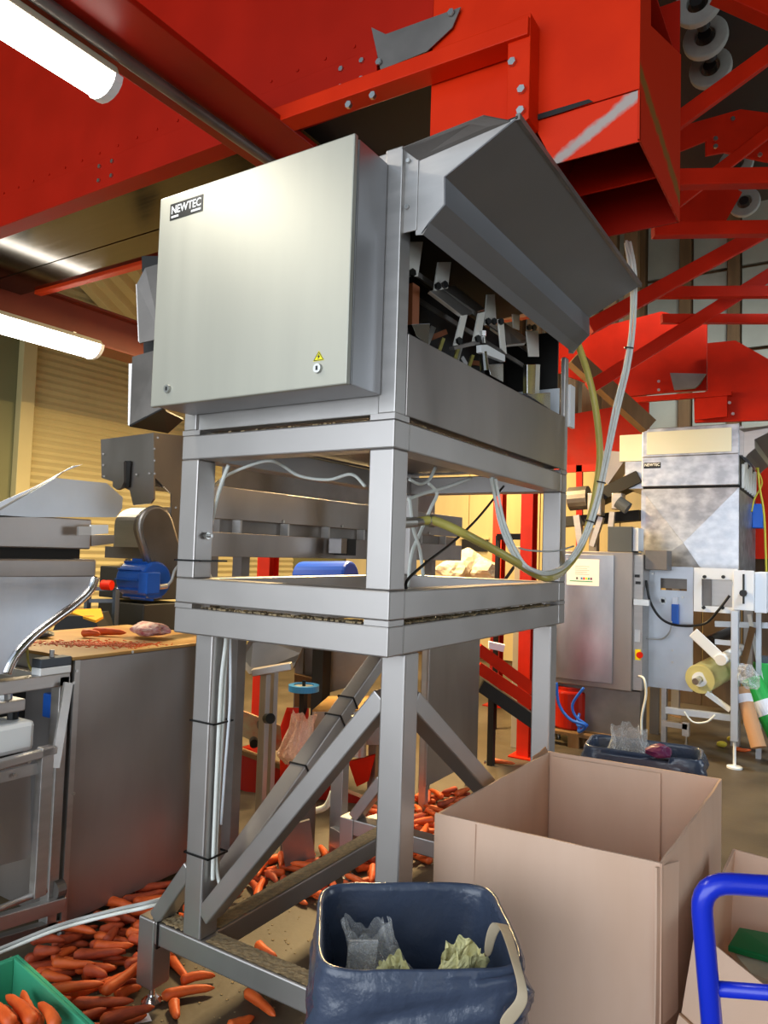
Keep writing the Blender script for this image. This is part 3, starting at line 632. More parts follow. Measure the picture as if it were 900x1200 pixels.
def crumple(name, label, cat, c, size, mat, seed, amp=.35, axes=((1, 0, 0), (0, 1, 0), (0, 0, 1)), sub=3):
    bm = bmesh.new(); bmesh.ops.create_icosphere(bm, subdivisions=sub, radius=1)
    rnd = random.Random(seed); pl = [(Vector((rnd.uniform(-1, 1), rnd.uniform(-1, 1), rnd.uniform(-1, 1))).normalized(), rnd.uniform(1.3, 4.2), rnd.uniform(0, 6)) for _ in range(7)]
    A = [V3(a) for a in axes]; m = MB(); c = V3(c)
    for v in bm.verts:
        p = v.co.copy(); k = 1 + amp * sum(.42 - abs(math.sin(d.dot(p) * f_ + o)) for d, f_, o in pl) / 3
        p *= k; q = c + A[0] * (p.x * size[0]) + A[1] * (p.y * size[1]) + A[2] * (p.z * size[2]); m.v.append(tuple(q))
    m.f = [tuple(v.index for v in f.verts) for f in bm.faces]; bm.free()
    o = m.build(name, mat); 
    if label: tag(o, label, cat)
    return o
E1 = Vector((.807, .59, 0)); E2 = Vector((-.59, .807, 0)); BC = Vector((.247, -.245, 0))
ax = (tuple(E1), tuple(E2), (0, 0, 1))
def inb(a, b, z): p = BC + E1 * a + E2 * b; return (p.x, p.y, z)
def film_bag(label, c, r, h, mat, seed, lean=(0, 0), flat=.6):
    """A loose plastic bag: pleated skirt narrowing to a gathered, half open mouth."""
    rnd = random.Random(seed); ph = [rnd.uniform(0, 6.28) for _ in range(6)]; c = V3(c); m = MB()
    def fn(u, v):
        t = 2 * math.pi * u; rr = r * (1.0 - .62 * v + .18 * max(0, v - .75) * 4) * (.35 + .65 * min(1, v * 5))
        rr *= 1 + (.08 + .15 * v) * (.6 * math.sin(5 * t + ph[0] + 2 * v) + .4 * math.sin(9 * t + ph[1]) + .25 * math.sin(15 * t + ph[2] + 5 * v))
        z = h * v * (1 +   .08 * math.sin(2 * t + ph[3]) + .04 * math.sin(5 * t + ph[4]))
        q = c + E1 * (math.cos(t) * rr + lean[0] * v) + E2 * (math.sin(t) * rr * flat + lean[1] * v); return (q.x, q.y, c.z + z + .006 * math.sin(11 * t + 20 * v))
    m.grid(fn, 90, 24, True)
    return tag(m.build('film_scrap', mat, smooth=True), label, 'film')
film_bag('crumpled clear plastic film in the dark lined bin', inb(-.06, .035, .62), .10, .17, 'film', 1, (-.05, .02), .6)
film_bag('pale yellow crumpled film at the right of the lined bin', inb(.085, -.055, .62), .088, .155, 'film_yellow', 8, (.03, .02), .7)
film_bag('pale yellow crumpled film at the middle of the lined bin', inb(-.035, -.09, .61), .065, .16, 'film_yellow', 13, (-.02, .01), .6)
pk = thing('packet', 'clear packet with a purple band standing in the lined bin', 'packet', inb(-.135, -.03, .58))
p0 = V3(inb(-.165, -.035, .64)); u_, w_ = E1 * .065, Vector((.01, .01, .16))
MB().sheet([p0, p0 + u_, p0 + u_ + w_, p0 + w_], .008).build('film_sleeve', 'film', pk)
MB().sheet([p0 + w_ * .0 - E2 * .002, p0 + u_ - E2 * .002, p0 + u_ + w_ * .5 - E2 * .002, p0 + w_ * .45 - E2 * .002], .012).build('printed_band', 'purple', pk)
crumple('bin_filling', 'dark crumpled rubbish at the bottom of the lined bin', 'rubbish', inb(0, 0, .57), (.15, .13, .08), 'bag', 21, .3, ax)
# beige loop over the rim
lp = [(0.408, -0.188, 0.766), (0.409, -0.179, 0.805), (0.417, -0.164, 0.834), (0.43, -0.156, 0.84), (0.474, -0.223, 0.843), (0.525, -0.309, 0.844), (0.553, -0.337, 0.815), (0.553, -0.348, 0.795), (0.537, -0.356, 0.773), (0.522, -0.363, 0.744)]
tw = [.010, .012, .016, .016, .012, .010, .010, .014, .018, .016]
rb = MB(); side = Vector((.55, .35, -.1)).normalized()
for p, w in zip(lp, tw):
    p = V3(p); rb.v += [tuple(p - side * w), tuple(p + side * w)]
rb.f = [(2 * i, 2 * i + 1, 2 * i + 3, 2 * i + 2) for i in range(len(lp) - 1)]
tag(rb.build('bag_loop', 'tape', solid=.002, smooth=True, subsurf=2), 'beige plastic loop hanging over the right rim of the lined bin', 'loop')
# film in the second bin
film_bag('clear crumpled film heaped in the bin behind the carton', (.20, 2.0, .62), .15, .23, 'film', 31, (-.02, 0), .55)
crumple('film_scrap', 'purple printed film scrap in the bin behind the carton', 'film', (0.356, 1.875, 0.79), (.07, .05, .04), 'purple', 33, .4)

# ---- big open carton
ca = thing('open_carton', 'tall open brown cardboard carton without a lid, the largest box', 'carton', (.37, .75, 0))
FL, FR, BR, BL = (.026, .27), (.680, .319), (.709, 1.224), (.062, 1.2)
ZC = .88
def wall(name, a, b, z0, z1a, z1b, th=.007, mat='card', n=8, bulge=0., par=None):
    a, b = Vector((a[0], a[1], 0)), Vector((b[0], b[1], 0)); nrm = (b - a).cross(Vector((0, 0, 1))).normalized(); m = MB()
    def fn(u, v):
        zt = z1a + (z1b - z1a) * u; z = z0 + (zt - z0) * v
        off = bulge * math.sin(math.pi * u) * math.sin(math.pi * min(1, v * .9 + .05))
        p = a.lerp(b, u) + nrm * (off + .0015 * math.sin(u * 24 * (b - a).length + v * 3)); return (p.x, p.y, z)
    m.grid(fn, n * 2, n * 2); return m.build(name, mat, par, solid=th, smooth=False)
wall('front_wall', FL, FR, .01, ZC + .002, ZC - .004, bulge=.02, par=ca)
wall('right_wall', FR, BR, .01, ZC - .006, ZC + .004, bulge=.012, par=ca)
wall('back_wall', BR, BL, .01, ZC + .004, ZC, bulge=.008, par=ca)
wall('left_wall', BL, FL, .01, ZC, ZC - .004, bulge=.0, par=ca)
box(.07, .67, .34, 1.18, .004, .012).build('bottom', 'card', ca)
wall('inner_flap', (.50, 1.205), (.075, 1.187), .3, ZC - .01, ZC - .014, par=ca, th=.005)
wall('overlap_flap', (.672, .300), (.705, .43), .45, ZC - .012, ZC - .03, par=ca, th=.006)
MB().sheet([(.060, 1.19, .875), (.05, 1.04, .872), (.045, 1.06, .886), (.052, 1.12, .893), (.056, 1.17, .905)], .005).build('torn_edge', 'card_in', ca)
for t_ in (.205,):
    q = V3((FL[0], FL[1], 0)).lerp(V3((FR[0], FR[1], 0)), t_); bl_ = -.02 * math.sin(math.pi * t_) * .55
    MB().box(q.x - .0015, q.x + .0015, q.y - .0046 + bl_, q.y - .003 + bl_, .55, ZC - .004).build('crease', 'card', ca)

# ---- smaller carton on a trolley at the right edge
c2 = thing('flap_carton', 'lower open cardboard carton with slanting front beside the blue trolley handle', 'carton', (1.0, .5, .2))
A, B, C_, D_ = (.768, .336, .72), (.78, .995, .72), (1.36, .97, .70), (1.28, -.07, .66)
A1, B1, C1, D1 = (.715, .12, .215), (.76, .99, .215), (1.34, .96, .215), (1.20, -.26, .215)
def qwall(nm, p, q, p1, q1, th=.007, top=1.):
    p, q, p1, q1 = map(V3, (p, q, p1, q1)); m = MB(); m.grid(lambda u, v: p1.lerp(q1, u).lerp(p.lerp(q, u), v), 6, 6); return m.build(nm, 'card', c2, solid=th)
qwall('front_wall', A, D_, A1, D1); qwall('left_wall', B, A, B1, A1); qwall('back_wall', C_, B, C1, B1); qwall('right_wall', D_, C_, D1, C1)
MB().sheet([A1, B1, C1, D1], .006).build('bottom', 'card', c2)
fo = V3((-.30, -.37, .12)).normalized()
fa, fd = V3(A).lerp(V3(A1), .36) + fo * .012, V3(D_).lerp(V3(D1), .36) + fo * .012
fb, fc = V3(A).lerp(V3(A1), .95) + fo * .05, V3(D_).lerp(V3(D1), .95) + fo * .05
MB().sheet([fa, fd, fc, fb], .006).build('outer_flap', 'card', c2)
MB().sheet([fa + fo * .0, fd + fo * .0, fd - fo * .012, fa - fo * .012], .004).build('flap_fold', 'card_in', c2)
gp = thing('green_wrap', 'green printed film wrap lying inside the smaller carton', 'wrap', (1.05, .6, .45))
MB().sheet([(0.794, 0.734, 0.52), (0.814, 0.836, 0.54), (0.962, 0.868, 0.54), (0.969, 0.735, 0.52)], .02).build('green_sheet', 'green_dark', gp, bevel=.004)
MB().sheet([(0.789, 0.778, 0.5), (0.967, 0.767, 0.5), (0.972, 0.669, 0.48), (0.862, 0.693, 0.48)], .02).build('print_sheet', 'sack', gp)
tl = thing('trolley', 'bright blue tubular push handle of a trolley at the bottom right corner', 'trolley', (1.15, .1, 0))
hd = Vector((.885, .466, 0)); h0 = V3((0.896, -0.312, 0.86)); t0 = V3((0.881, -0.336, 1.078)); t1 = V3((0.9, -0.327, 1.115)); t2 = V3((0.91, -0.309, 1.112))
dwn = (h0 - t0).normalized(); foot = t0 + dwn * ((t0.z - .2) / -dwn.z) if dwn.z < 0 else h0
t3 = t2 + hd * .50; t4 = t3 + hd * .04 + dwn * .04; foot2 = t4 + dwn * ((t4.z - .2) / -dwn.z)
def arc(p, d1, d2, r, k=6):                 # rounded corner at p between incoming d1 and outgoing d2
    a_, b_ = p - d1 * r, p + d2 * r
    return [a_.lerp(p, t).lerp(p.lerp(b_, t), t) for t in [i / k for i in range(k + 1)]]
up_ = -dwn; cor = t0 + up_ * ((t2.z - t0.z) / up_.z); cor2 = cor + hd * .56; foot2 = cor2 + dwn * ((cor2.z - .2) / -dwn.z)
MB().tube([foot] + arc(cor, up_, hd, .055) + arc(cor2, hd, dwn, .055) + [foot2], .0185, 14, 0).build('handle', 'blue_paint', tl, smooth=True)
cbp = V3((0.899, -0.315, 0.923)); MB().tube([cbp, cbp + hd * .56], .013, 12, 0).build('cross_bar', 'blue_paint', tl, smooth=True)
pa = Vector((-.466, .885, 0)); pm = (foot + foot2) / 2
pq = [foot - hd * .05 - pa * .05, foot2 + hd * .05 - pa * .05, Vector((1.42, 1.02, .2)), Vector((.745, 1.02, .2))]
MB().prism([(p.x, p.y, .18) for p in pq], (0, 0, .03)).build('platform', 'wood', tl)
for k, p in enumerate(pq):
    q = p * .88 + sum(pq, Vector()) / 4 * .12
    MB().cyl((q.x - .02, q.y, .06), (q.x + .02, q.y, .06), .06, n=20).build('wheel', 'black', tl)
    MB().box(q.x - .03, q.x + .03, q.y - .03, q.y + .03, .12, .18).build('castor_plate', 'bolt', tl)

# ---- carrots
def carrot_mesh(seed, L):
    rnd = random.Random(seed); m = MB(); n = 10; bend = rnd.uniform(-.010, .010); pts = []; rs = []
    K = 12; r0 = rnd.uniform(.018, .023)
    for i in range(K + 1):
        t = i / K
        r = r0 * (1 - .5 * t ** 1.6) * (1 if 0 < i else .55)
        if i == K: r *= .3
        if i == K - 1: r *= .8
        rs.append(r * (1 + .05 * rnd.uniform(-1, 1))); pts.append(Vector(((t - .5) * L, bend * math.sin(math.pi * t), 0)))
    m.tube(pts, rs, n, 0)
    me = bpy.data.meshes.new('carrot'); me.from_pydata(m.v, [], m.f); me.update()
    for p in me.polygons: p.use_smooth = True
    return me, L, r0
CAR = []; CAR_D = []
for i in range(9):
    c = carrot_mesh(100 + i, [.15, .17, .19, .13, .2, .16, .18, .1, .21][i]); c[0].materials.append(M['carrot']); CAR.append(c)
    me2 = c[0].copy(); me2.materials.clear(); me2.materials.append(M['carrot_dim']); CAR_D.append((me2, c[1], c[2]))
placed = []
def seg_d(p1, q1, p2, q2):
    best = 9
    for i in range(7):
        a = p1.lerp(q1, i / 6); d = q2 - p2; t = max(0, min(1, (a - p2).dot(d) / d.length_squared)); best = min(best, (a - (p2 + d * t)).length)
    return best
def put_carrot(c, x, y, z, ang, label, group, tilt=0.):
    o = bpy.data.objects.new('carrot', c[0]); COL.objects.link(o); o.location = (x, y, z); o.rotation_euler = (random.uniform(0, 6.28), tilt, ang); o.rotation_mode = 'ZYX' if False else 'XYZ'
    tag(o, label, 'carrot', group); return o
def inside(poly, x, y):
    r = False; n = len(poly)
    for i in range(n):
        (x1, y1), (x2, y2) = poly[i][:2], poly[(i + 1) % n][:2]
        if (y1 > y) != (y2 > y) and x < (x2 - x1) * (y - y1) / (y2 - y1) + x1: r = not r
    return r
BLOCK = []          # floor rectangles taken by feet and posts
for x0, y0 in ((-1.105, .1), (-1.105, 1.365), (.16, .1), (.16, 1.365)): BLOCK.append((x0 - .03, x0 + T + .03, y0 - .03, y0 + T + .03))
def scatter(poly, num, label, group, layers=1, dirang=None, dim=.3, maxlen=9, z0=0.0):
    xs = [p[0] for p in poly]; ys = [p[1] for p in poly]; made = 0
    for lay in range(layers):
        here = []; tries = 0; goal = num if lay == 0 else int(num * .55 / lay)
        while len(here) < goal and tries < goal * 60:
            tries += 1; x, y = random.uniform(min(xs), max(xs)), random.uniform(min(ys), max(ys))
            if not inside(poly, x, y): continue
            c = random.choice(CAR_D if random.random() < dim else CAR)
            if c[1] > maxlen: continue
            ang = random.uniform(0, 6.28) if dirang is None else random.gauss(dirang, .5)
            d = Vector((math.cos(ang), math.sin(ang), 0)) * c[1] / 2; p = Vector((x, y, 0))
            if any(b[0] < e.x < b[1] and b[2] < e.y < b[3] for b in BLOCK for e in (p - d, p, p + d)): continue
            if any(seg_d(p - d, p + d, q[0], q[1]) < c[2] * .82 + q[2] * .82 for q in here + [w for w in placed if w[3] == lay]): continue
            here.append((p - d, p + d, c[2], lay))
            put_carrot(c, x, y, z0 + c[2] + lay * .034, ang, label, group, random.uniform(-.06, .06) if lay else 0.03)
        placed.extend(here); made += len(here)
    return made
g = 'carrots heaped on the floor at lower left'
scatter([(-1.639, 0.118, 0.0), (-1.684, 0.703, 0.0), (-1.351, 0.487, 0.0), (-1.16, 0.174, 0.0), (-0.98, -0.027, 0.0), (-1.191, -0.175, 0.0), (-1.508, -0.073, 0.0)], 62, 'spilled carrot in the heap between the steel cabinet and the stand foot', g, 3, .75, .55)
g = 'carrots lying singly before the stand'
SING = ['long carrot lying pointing at the stand foot from the right', 'carrot just below the left end of the base beam', 'bent-looking carrot on the floor below the middle of the base beam', 'short carrot tucked against the long one right of the stand foot', 'stub of carrot at the bottom edge below the base beam', 'carrot stub standing alone right of the white paper scrap', 'long carrot lying left of the white paper scrap', 'carrot lying between the stand foot and the base beam']
for k_, (P_, a, ci) in enumerate((((-0.977, 0.241, 0.02), .9, 2), ((-1.124, 0.329, 0.02), -.35, 1), ((-0.715, 0.344, 0.02), -.25, 2), ((-1.013, 0.323, 0.02), .9, 3), ((-0.697, 0.227, 0.02), 1.2, 7), ((-0.938, 0.145, 0.02), -.6, 7), ((-1.113, 0.003, 0.02), .75, 2), ((-1.191, 0.31, 0.02), 2.1, 0))):
    put_carrot(CAR[ci], P_[0], P_[1], CAR[ci][2], a, SING[k_], g); placed.append((V3(P_), V3(P_) + Vector((.01, 0, 0)), .03, 0))
put_carrot(CAR[3], -0.934, 0.631, .019, -.2, 'short carrot piece on the floor under the stand, beside the dusty cross beam', None)
g = 'carrots on the floor behind the left leg'
scatter([(-1.714, 0.703, -0.0), (-1.51, 0.963, 0.0), (-1.259, 0.78, 0.0), (-1.274, 0.586, 0.0), (-1.463, 0.538, 0.0)], 24, 'carrot on the floor behind the left leg of the stand', g, 2, None, .3)
g = 'carrots on the floor under the middle of the stand'
scatter([(-1.485, 0.87, 0.0), (-1.509, 1.404, 0.0), (-1.215, 1.554, 0.0), (-1.108, 1.773, 0.0), (-0.834, 1.345, 0.0), (-0.992, 1.103, 0.0), (-1.262, 0.927, 0.0)], 60, 'carrot scattered on the floor beyond the dusty cross beam', g, 2, None, .25)
g = 'carrots heaped beyond the stand'
scatter([(-1.386, 1.792, -0.0), (-1.517, 1.975, 0.0), (-1.412, 2.198, 0.0), (-1.353, 2.639, 0.0), (-1.223, 2.96, -0.0), (-1.097, 2.836, 0.0), (-0.944, 2.123, 0.0), (-0.795, 1.797, 0.0), (-1.192, 1.859, 0.0)], 70, 'carrot in the heap on the yellowish floor beyond the front leg', g, 2, None, .1)
put_carrot(CAR[2], -1.243, 3.843, .02, .2, 'single carrot on the floor beside the foot of the red post', None)
# scraps of peel and a scrap of paper on the floor
cm = MB()
for i in range(500):
    x, y = random.uniform(-1.9, .0), random.uniform(-.3, 1.3); s = random.uniform(.0015, .004)
    cm.box(x - s, x + s * 1.3, y - s, y + s, 0, s * .8)
o = cm.build('floor_crumbs', 'debris'); tag(o, 'tiny peel crumbs littering the dark floor around the stand', 'crumbs', kind='stuff')
pp_ = [(-1.06, 0.055, 0.001), (-1.025, 0.097, 0.001), (-0.981, 0.075, 0.001), (-1.015, 0.029, 0.001)]
tag(MB().sheet(pp_, .001).build('paper_scrap', 'paper'), 'small white paper scrap on the floor below the stand foot', 'paper')

# ---- green crate of carrots
gc = thing('plastic_crate', 'green plastic crate full of carrots at the bottom left corner', 'crate', (-1.35, -.3, 0))
q0, q1 = V3((-1.003, -0.268, 0.23)), V3((-1.357, -0.214, 0.23)); ge = (q1 - q0); gl = ge.length; ge.normalize(); gn = Vector((-ge.y, ge.x, 0))
if gn.x > 0: gn = -gn
gw = .36
q0 = q0 - ge * .26; gl += .26
def gbox(nm, a0, a1, b0, b1, z0, z1, par=None):
    pts = [q0 + ge * a + gn * b for a, b in ((a0, b0), (a1, b0), (a1, b1), (a0, b1))]
    return MB().prism([(p.x, p.y, z0) for p in pts], (0, 0, z1 - z0)).build(nm, 'green', par or gc, bevel=.003)
gbox('side', 0, gl, 0, .012, .0, .23); gbox('side', 0, gl, gw - .012, gw, 0, .23); gbox('end', 0, .012, .012, gw - .012, 0, .23); gbox('end', gl - .012, gl, .012, gw - .012, 0, .23)
gbox('bottom', .012, gl - .012, .012, gw - .012, 0, .01); gbox('rim', 0, gl, -.012, 0, .205, .23); gbox('rim', gl, gl + .012, -.012, gw, .205, .23)
cent = q0 + ge * gl / 2 + gn * gw / 2; cang = math.atan2(ge.y, ge.x)
for lay, (zz, num) in enumerate(((.03, 7), (.07, 7), (.11, 7), (.15, 8), (.19, 8), (.222, 6))):
    for i in range(num):
        c = CAR[(i * 3 + lay) % 9]
        p = q0 + gn * (.04 + (gw - .08) * (i + .5) / num) + ge * random.uniform(gl * .38, gl * .62)
        put_carrot(c, p.x, p.y, zz, cang + random.uniform(-.18, .18), 'carrot lying in the green crate', 'carrots in the green crate', random.uniform(-.08, .08))

# ================================================================ HOSES AND CABLES ON THE MACHINE
hs = thing('hose', 'yellowish transparent hose looping from the frame post up to the hood', 'hose', (.0, .9, 1.5))
hp_ = [(-0.1, 0.307, 1.784), (-0.06, 0.345, 1.792), (-0.02, 0.372, 1.779), (0.03, 0.419, 1.75), (0.05, 0.585, 1.709), (0.08, 0.749, 1.66), (0.09, 0.926, 1.615), (0.1, 1.063, 1.601), (0.014, 1.5, 1.631), (0.078, 1.52, 1.73), (0.116, 1.54, 1.872), (0.142, 1.55, 2.033), (0.152, 1.55, 2.178), (0.129, 1.55, 2.378), (0.1, 1.52, 2.534), (0.069, 1.46, 2.666)]
MB().tube(hp_, .0155, 10, 8).build('tubing', 'hose', hs, smooth=True)
MB().cyl((-0.1, 0.22, 1.777), (-0.1, 0.307, 1.784), .018, n=14).cyl((-0.1, 0.296, 1.783), (-0.07, 0.339, 1.791), .014, n=12).build('fitting', 'steel', hs, smooth=False)
MB().cyl((-0.07, 0.339, 1.791), (-0.06, 0.363, 1.79), .021, n=12).build('hose_clamp', 'bolt', hs)
bnd = [(0.287, 1.44, 3.089), (0.31, 1.44, 2.98), (0.32, 1.45, 2.882), (0.309, 1.46, 2.7), (0.282, 1.47, 2.534), (0.241, 1.48, 2.348), (0.194, 1.5, 2.123), (0.15, 1.5, 1.932), (0.101, 1.48, 1.769), (0.038, 1.45, 1.655), (0.12, 0.957, 1.62), (0.1, 0.783, 1.645), (0.05, 0.779, 1.704), (-0.02, 0.841, 1.812), (-0.05, 0.847, 1.912), (-0.05, 0.803, 1.981)]
for k, (dx, dy) in enumerate(((0, 0), (.011, .006), (-.010, .008), (.002, .014))):
    jit = [Vector((dx + .004 * math.sin(i * 1.7 + k), dy, .004 * math.cos(i * 1.3 + k * 2))) for i in range(len(bnd))]
    tag(MB().tube([V3(p) + j for p, j in zip(bnd, jit)], .0058, 8, 6).build('white_cable', 'cable_white', smooth=True),
        'white cable in the tied bundle hanging from the hood corner', 'cable', 'white cable bundle at the hood corner')
for p, q in ((bnd[3], bnd[4]), (bnd[6], bnd[7]), (bnd[7], bnd[8])):
    p, q = V3(p), V3(q); d = (q - p).normalized(); c = p.lerp(q, .5) + Vector((0, .007, 0))
    tag(MB().ring(c - d * .003, c + d * .003, .021, .017, 16).build('cable_tie', 'black'), 'black cable tie round the white cable bundle', 'cable tie', 'ties on the white bundle')
def cable(label, pts, r, mat, group=None):
    return tag(MB().tube(pts, r, 8, 6).build('cable', mat, smooth=True), label, 'cable', group)
cable('black cable slanting across the open side of the frame', [(-0.02, 0.128, 1.574), (-0.03, 0.153, 1.601), (-0.06, 0.323, 1.653), (-0.1, 0.583, 1.724), (-0.12, 0.838, 1.828), (-0.14, 1.132, 1.981)], .005, 'black')
cable('thin grey cable crossing the red posts to the hose', [(-0.1, 1.221, 1.72), (-0.05, 1.213, 1.71), (0.03, 1.31, 1.71), (0.05, 1.507, 1.737)], .004, 'cable_grey')
for lab, pts in (('pale cable rising along the front post behind the hose fitting', [(-0.1, 0.275, 1.571), (-0.1, 0.291, 1.677), (-0.12, 0.379, 1.75), (-0.12, 0.452, 1.842), (-0.12, 0.493, 1.896), (-0.12, 0.429, 1.926)]),
                 ('pale cable arching under the upper rail of the open side', [(-0.12, 0.292, 1.859), (-0.12, 0.406, 1.889), (-0.12, 0.577, 1.928), (-0.12, 0.767, 1.979)]),
                 ('pale cable hanging beside the hose fitting inside the frame', [(-0.1, 0.375, 1.603), (-0.1, 0.347, 1.692), (-0.1, 0.297, 1.766), (-0.1, 0.269, 1.857)]),
                 ('pale cable looped below the machine floor pan', [(-0.15, 0.351, 1.931), (-0.15, 0.422, 1.923), (-0.15, 0.488, 1.945), (-0.15, 0.531, 1.993)])):
    cable(lab, pts, .006, 'cable_white')
LX = XL + T
cable('white cable running down inside the left post and leg', [(-0.749, 0.1, 1.974), (-0.771, 0.1, 1.929), (-0.797, 0.1, 1.862), (-0.821, 0.1, 1.77), (-0.846, 0.11, 1.669), (-0.852, 0.12, 1.598), (LX + .016, .145, 1.42), (LX + .016, .135, 1.2), (LX + .014, .135, .9), (LX + .014, .135, .6), (LX + .016, .135, .52)], .0075, 'cable_white')
cable('second white cable beside it on the left leg', [(LX + .014, .155, 1.42), (LX + .014, .152, 1.1), (LX + .012, .150, .8), (LX + .016, .152, .55), (LX + .06, .17, .44)], .0065, 'cable_white')
cable('pale blue air line on the left leg', [(LX + .016, .165, 1.42), (LX + .03, .168, 1.15), (LX + .022, .166, .9), (LX + .014, .166, .7)], .005, 'plate_white')
cable('white cable drooping under the upper front rail', [(-0.869, 0.14, 1.898), (-0.786, 0.14, 1.946), (-0.656, 0.14, 1.981), (-0.586, 0.14, 1.987), (-0.582, 0.2, 1.976), (-0.543, 0.25, 1.944), (-0.455, 0.3, 1.934), (-0.356, 0.3, 1.95), (-0.297, 0.3, 1.906)], .006, 'cable_white')
for z, lab in ((1.63, 'black cable tie round the left frame post'), (1.06, 'upper black cable tie round the left leg'), (.60, 'lower black cable tie round the left leg')):
    x0, x1, y0, y1 = (XL - .012, LX + .030, -.006, .125) if z > 1.5 else (XL - .006, LX + .030, .094, .190)
    t_ = MB(); w = .004
    t_.box(x0, x1, y0, y0 + w, z, z + .006).box(x0, x1, y1 - w, y1, z, z + .006).box(x0, x0 + w, y0, y1, z, z + .006).box(x1 - w, x1, y0, y1, z, z + .006)
    tag(t_.build('cable_tie', 'black'), lab, 'cable tie')
# cables leaving the base toward the left
for k in range(3):
    o_ = Vector((0, .012 * k, .013 * (k % 2)))
    pts = [V3(p) + o_ for p in ((-1.5, -0.28, 0.193), (-1.48, -0.168, 0.198), (-1.42, -0.039, 0.224), (-1.36, 0.063, 0.238), (-1.2, 0.09, 0.304), (-1.06, 0.081, 0.365), (-1.02, .25, .35), (-.93, .24, .34), (-.82, .22, .42))]
    cable(['upper white cable sagging from the stand base to the left machine', 'middle grey cable sagging from the stand base to the left machine', 'lower white cable sagging from the stand base to the left machine'][k], pts, .007, ['cable_white', 'cable_grey', 'cable_white'][k])
bt = MB(); w = .004; x0 = -1.0
bt.box(x0, x0 + .006, .094, .098, .234, .326).box(x0, x0 + .006, .187, .191, .234, .326).box(x0, x0 + .006, .094, .191, .323, .328).box(x0, x0 + .006, .094, .191, .233, .237)
tag(bt.build('cable_tie', 'black'), 'black cable tie round the end of the front base beam', 'cable tie')
for k, t_ in enumerate((.42, .62, .70)):
    p = Vector((XL + T / 2, .18, .42)).lerp(Vector((XL + T / 2, 1.37, 1.235)), t_); d = Vector((0, 1.19, .815)).normalized(); u2 = Vector((0, -.815, 1.19)).normalized()
    m = MB()
    for s1, s2, e in ((1, 0, .0), (-1, 0, 0), (0, 1, 0), (0, -1, 0)):
        if s1: m.beam(p + Vector((s1 * .0435, 0, 0)) - u2 * .034, p + Vector((s1 * .0435, 0, 0)) + u2 * .034, .004, .006, tuple(d))
        else: m.beam(p + u2 * (s2 * .034) - Vector((.044, 0, 0)), p + u2 * (s2 * .034) + Vector((.044, 0, 0)), .006, .004, tuple(u2))
    tag(m.build('cable_tie', 'black'), ['lowest', 'middle', 'highest'][k] + ' black cable tie round the rear diagonal brace', 'cable tie')

# ================================================================ LEFT SIDE MACHINES
tb = thing('steel_cabinet', 'tall closed steel cabinet with a stained tan top, left of the stand', 'cabinet', (-2.1, .66, 0))
box(-2.55, -1.66, .17, 1.145, .09, 1.185).build('body', 'steel_sheet', tb, bevel=.004)
box(-2.56, -1.652, .155, 1.15, 1.185, 1.20).build('top', 'tan_top', tb, bevel=.003)
box(-1.663, -1.652, .165, .19, .09, 1.185).build('edge_strip', 'steel', tb)
for x, y in ((-2.5, .22), (-1.72, .22), (-2.5, 1.09), (-1.72, 1.09)): MB().cyl((x, y, 0), (x, y, .1), .02, n=12).build('foot', 'steel', tb)
bolts(tb, [(-1.652, 0.174, 1.141), (-1.652, 0.456, 1.193), (-1.652, 0.19, 0.627), (-1.652, 0.161, 1.093)], (1, 0, 0), .007, .004)
shv = MB()
for i in range(700):
    a = random.gauss(0, 1); b = random.gauss(0, 1); c = V3((-1.936, 0.47, 1.2)) + Vector((a * .12 + b * .05, a * .05 + b * .09, 0)); s = random.uniform(.003, .007)
    if -2.55 < c.x < -1.67 and .17 < c.y < 1.14: shv.box(c.x - s, c.x + s, c.y - s * .5, c.y + s * .5, 1.2, 1.2 + s * .6)
tag(shv.build('carrot_shavings', 'carrot'), 'orange carrot shavings on the tan cabinet top', 'shavings', kind='stuff')
put_carrot(CAR[6], -2.157, 0.713, 1.221, .5, 'longer carrot lying on the tan cabinet top', None)
put_carrot(CAR[7], -2.153, 0.602, 1.221, .4, 'short carrot lying on the tan cabinet top', None)
nb = crumple('net_bag', 'pinkish red net bag lying on the tan cabinet top', 'bag', (-1.972, 0.823, 1.245), (.15, .09, .042), 'pink', 51, .35)
crumple('dark_pouch', 'dark green flat pouch on the tan cabinet top', 'pouch', (-2.306, 0.433, 1.22), (.07, .05, .02), 'grey_box', 52, .2)

bm_ = thing('bagging_machine', 'steel bagging machine with curved outlet chute at the left edge', 'machine', (-1.95, -.3, 0))
X0 = -1.66
def sh(nm, pts, th, mat='steel_sheet', bev=0): return MB().sheet(pts, th).build(nm, mat, bm_, bevel=bev)
# lower frame
box(-1.72, X0, -1.2, .15, 1.083, 1.137).build('top_bar', 'steel', bm_, bevel=.004)
box(-1.72, X0, .105, .15, .06, 1.083).build('leg', 'steel', bm_, bevel=.004)
box(-2.5, -2.44, .105, .15, .06, 1.083).build('leg', 'steel', bm_, bevel=.004)
box(-2.5, X0, .105, .15, 1.083, 1.12).build('cross_bar', 'steel', bm_)
MB().beam((-1.63, 0.122, 1.101), (-1.57, 0.039, 0.782), .012, .038, (0, 1, 0)).build('brace_strip', 'steel', bm_)
box(-1.60, -1.56, -0.023, 0.028, 0.296, 0.873).build('inner_post', 'steel', bm_, bevel=.003)
MB().beam((-1.58, -0.366, 0.837), (-1.58, 0.042, 0.854), .04, .03).build('inner_rail', 'steel', bm_, bevel=.003)
sh('inner_panel', [(-1.6, -0.357, 0.852), (-1.6, -0.046, 0.836), (-1.6, -0.022, 0.446), (-1.6, -0.334, 0.474)], .02)
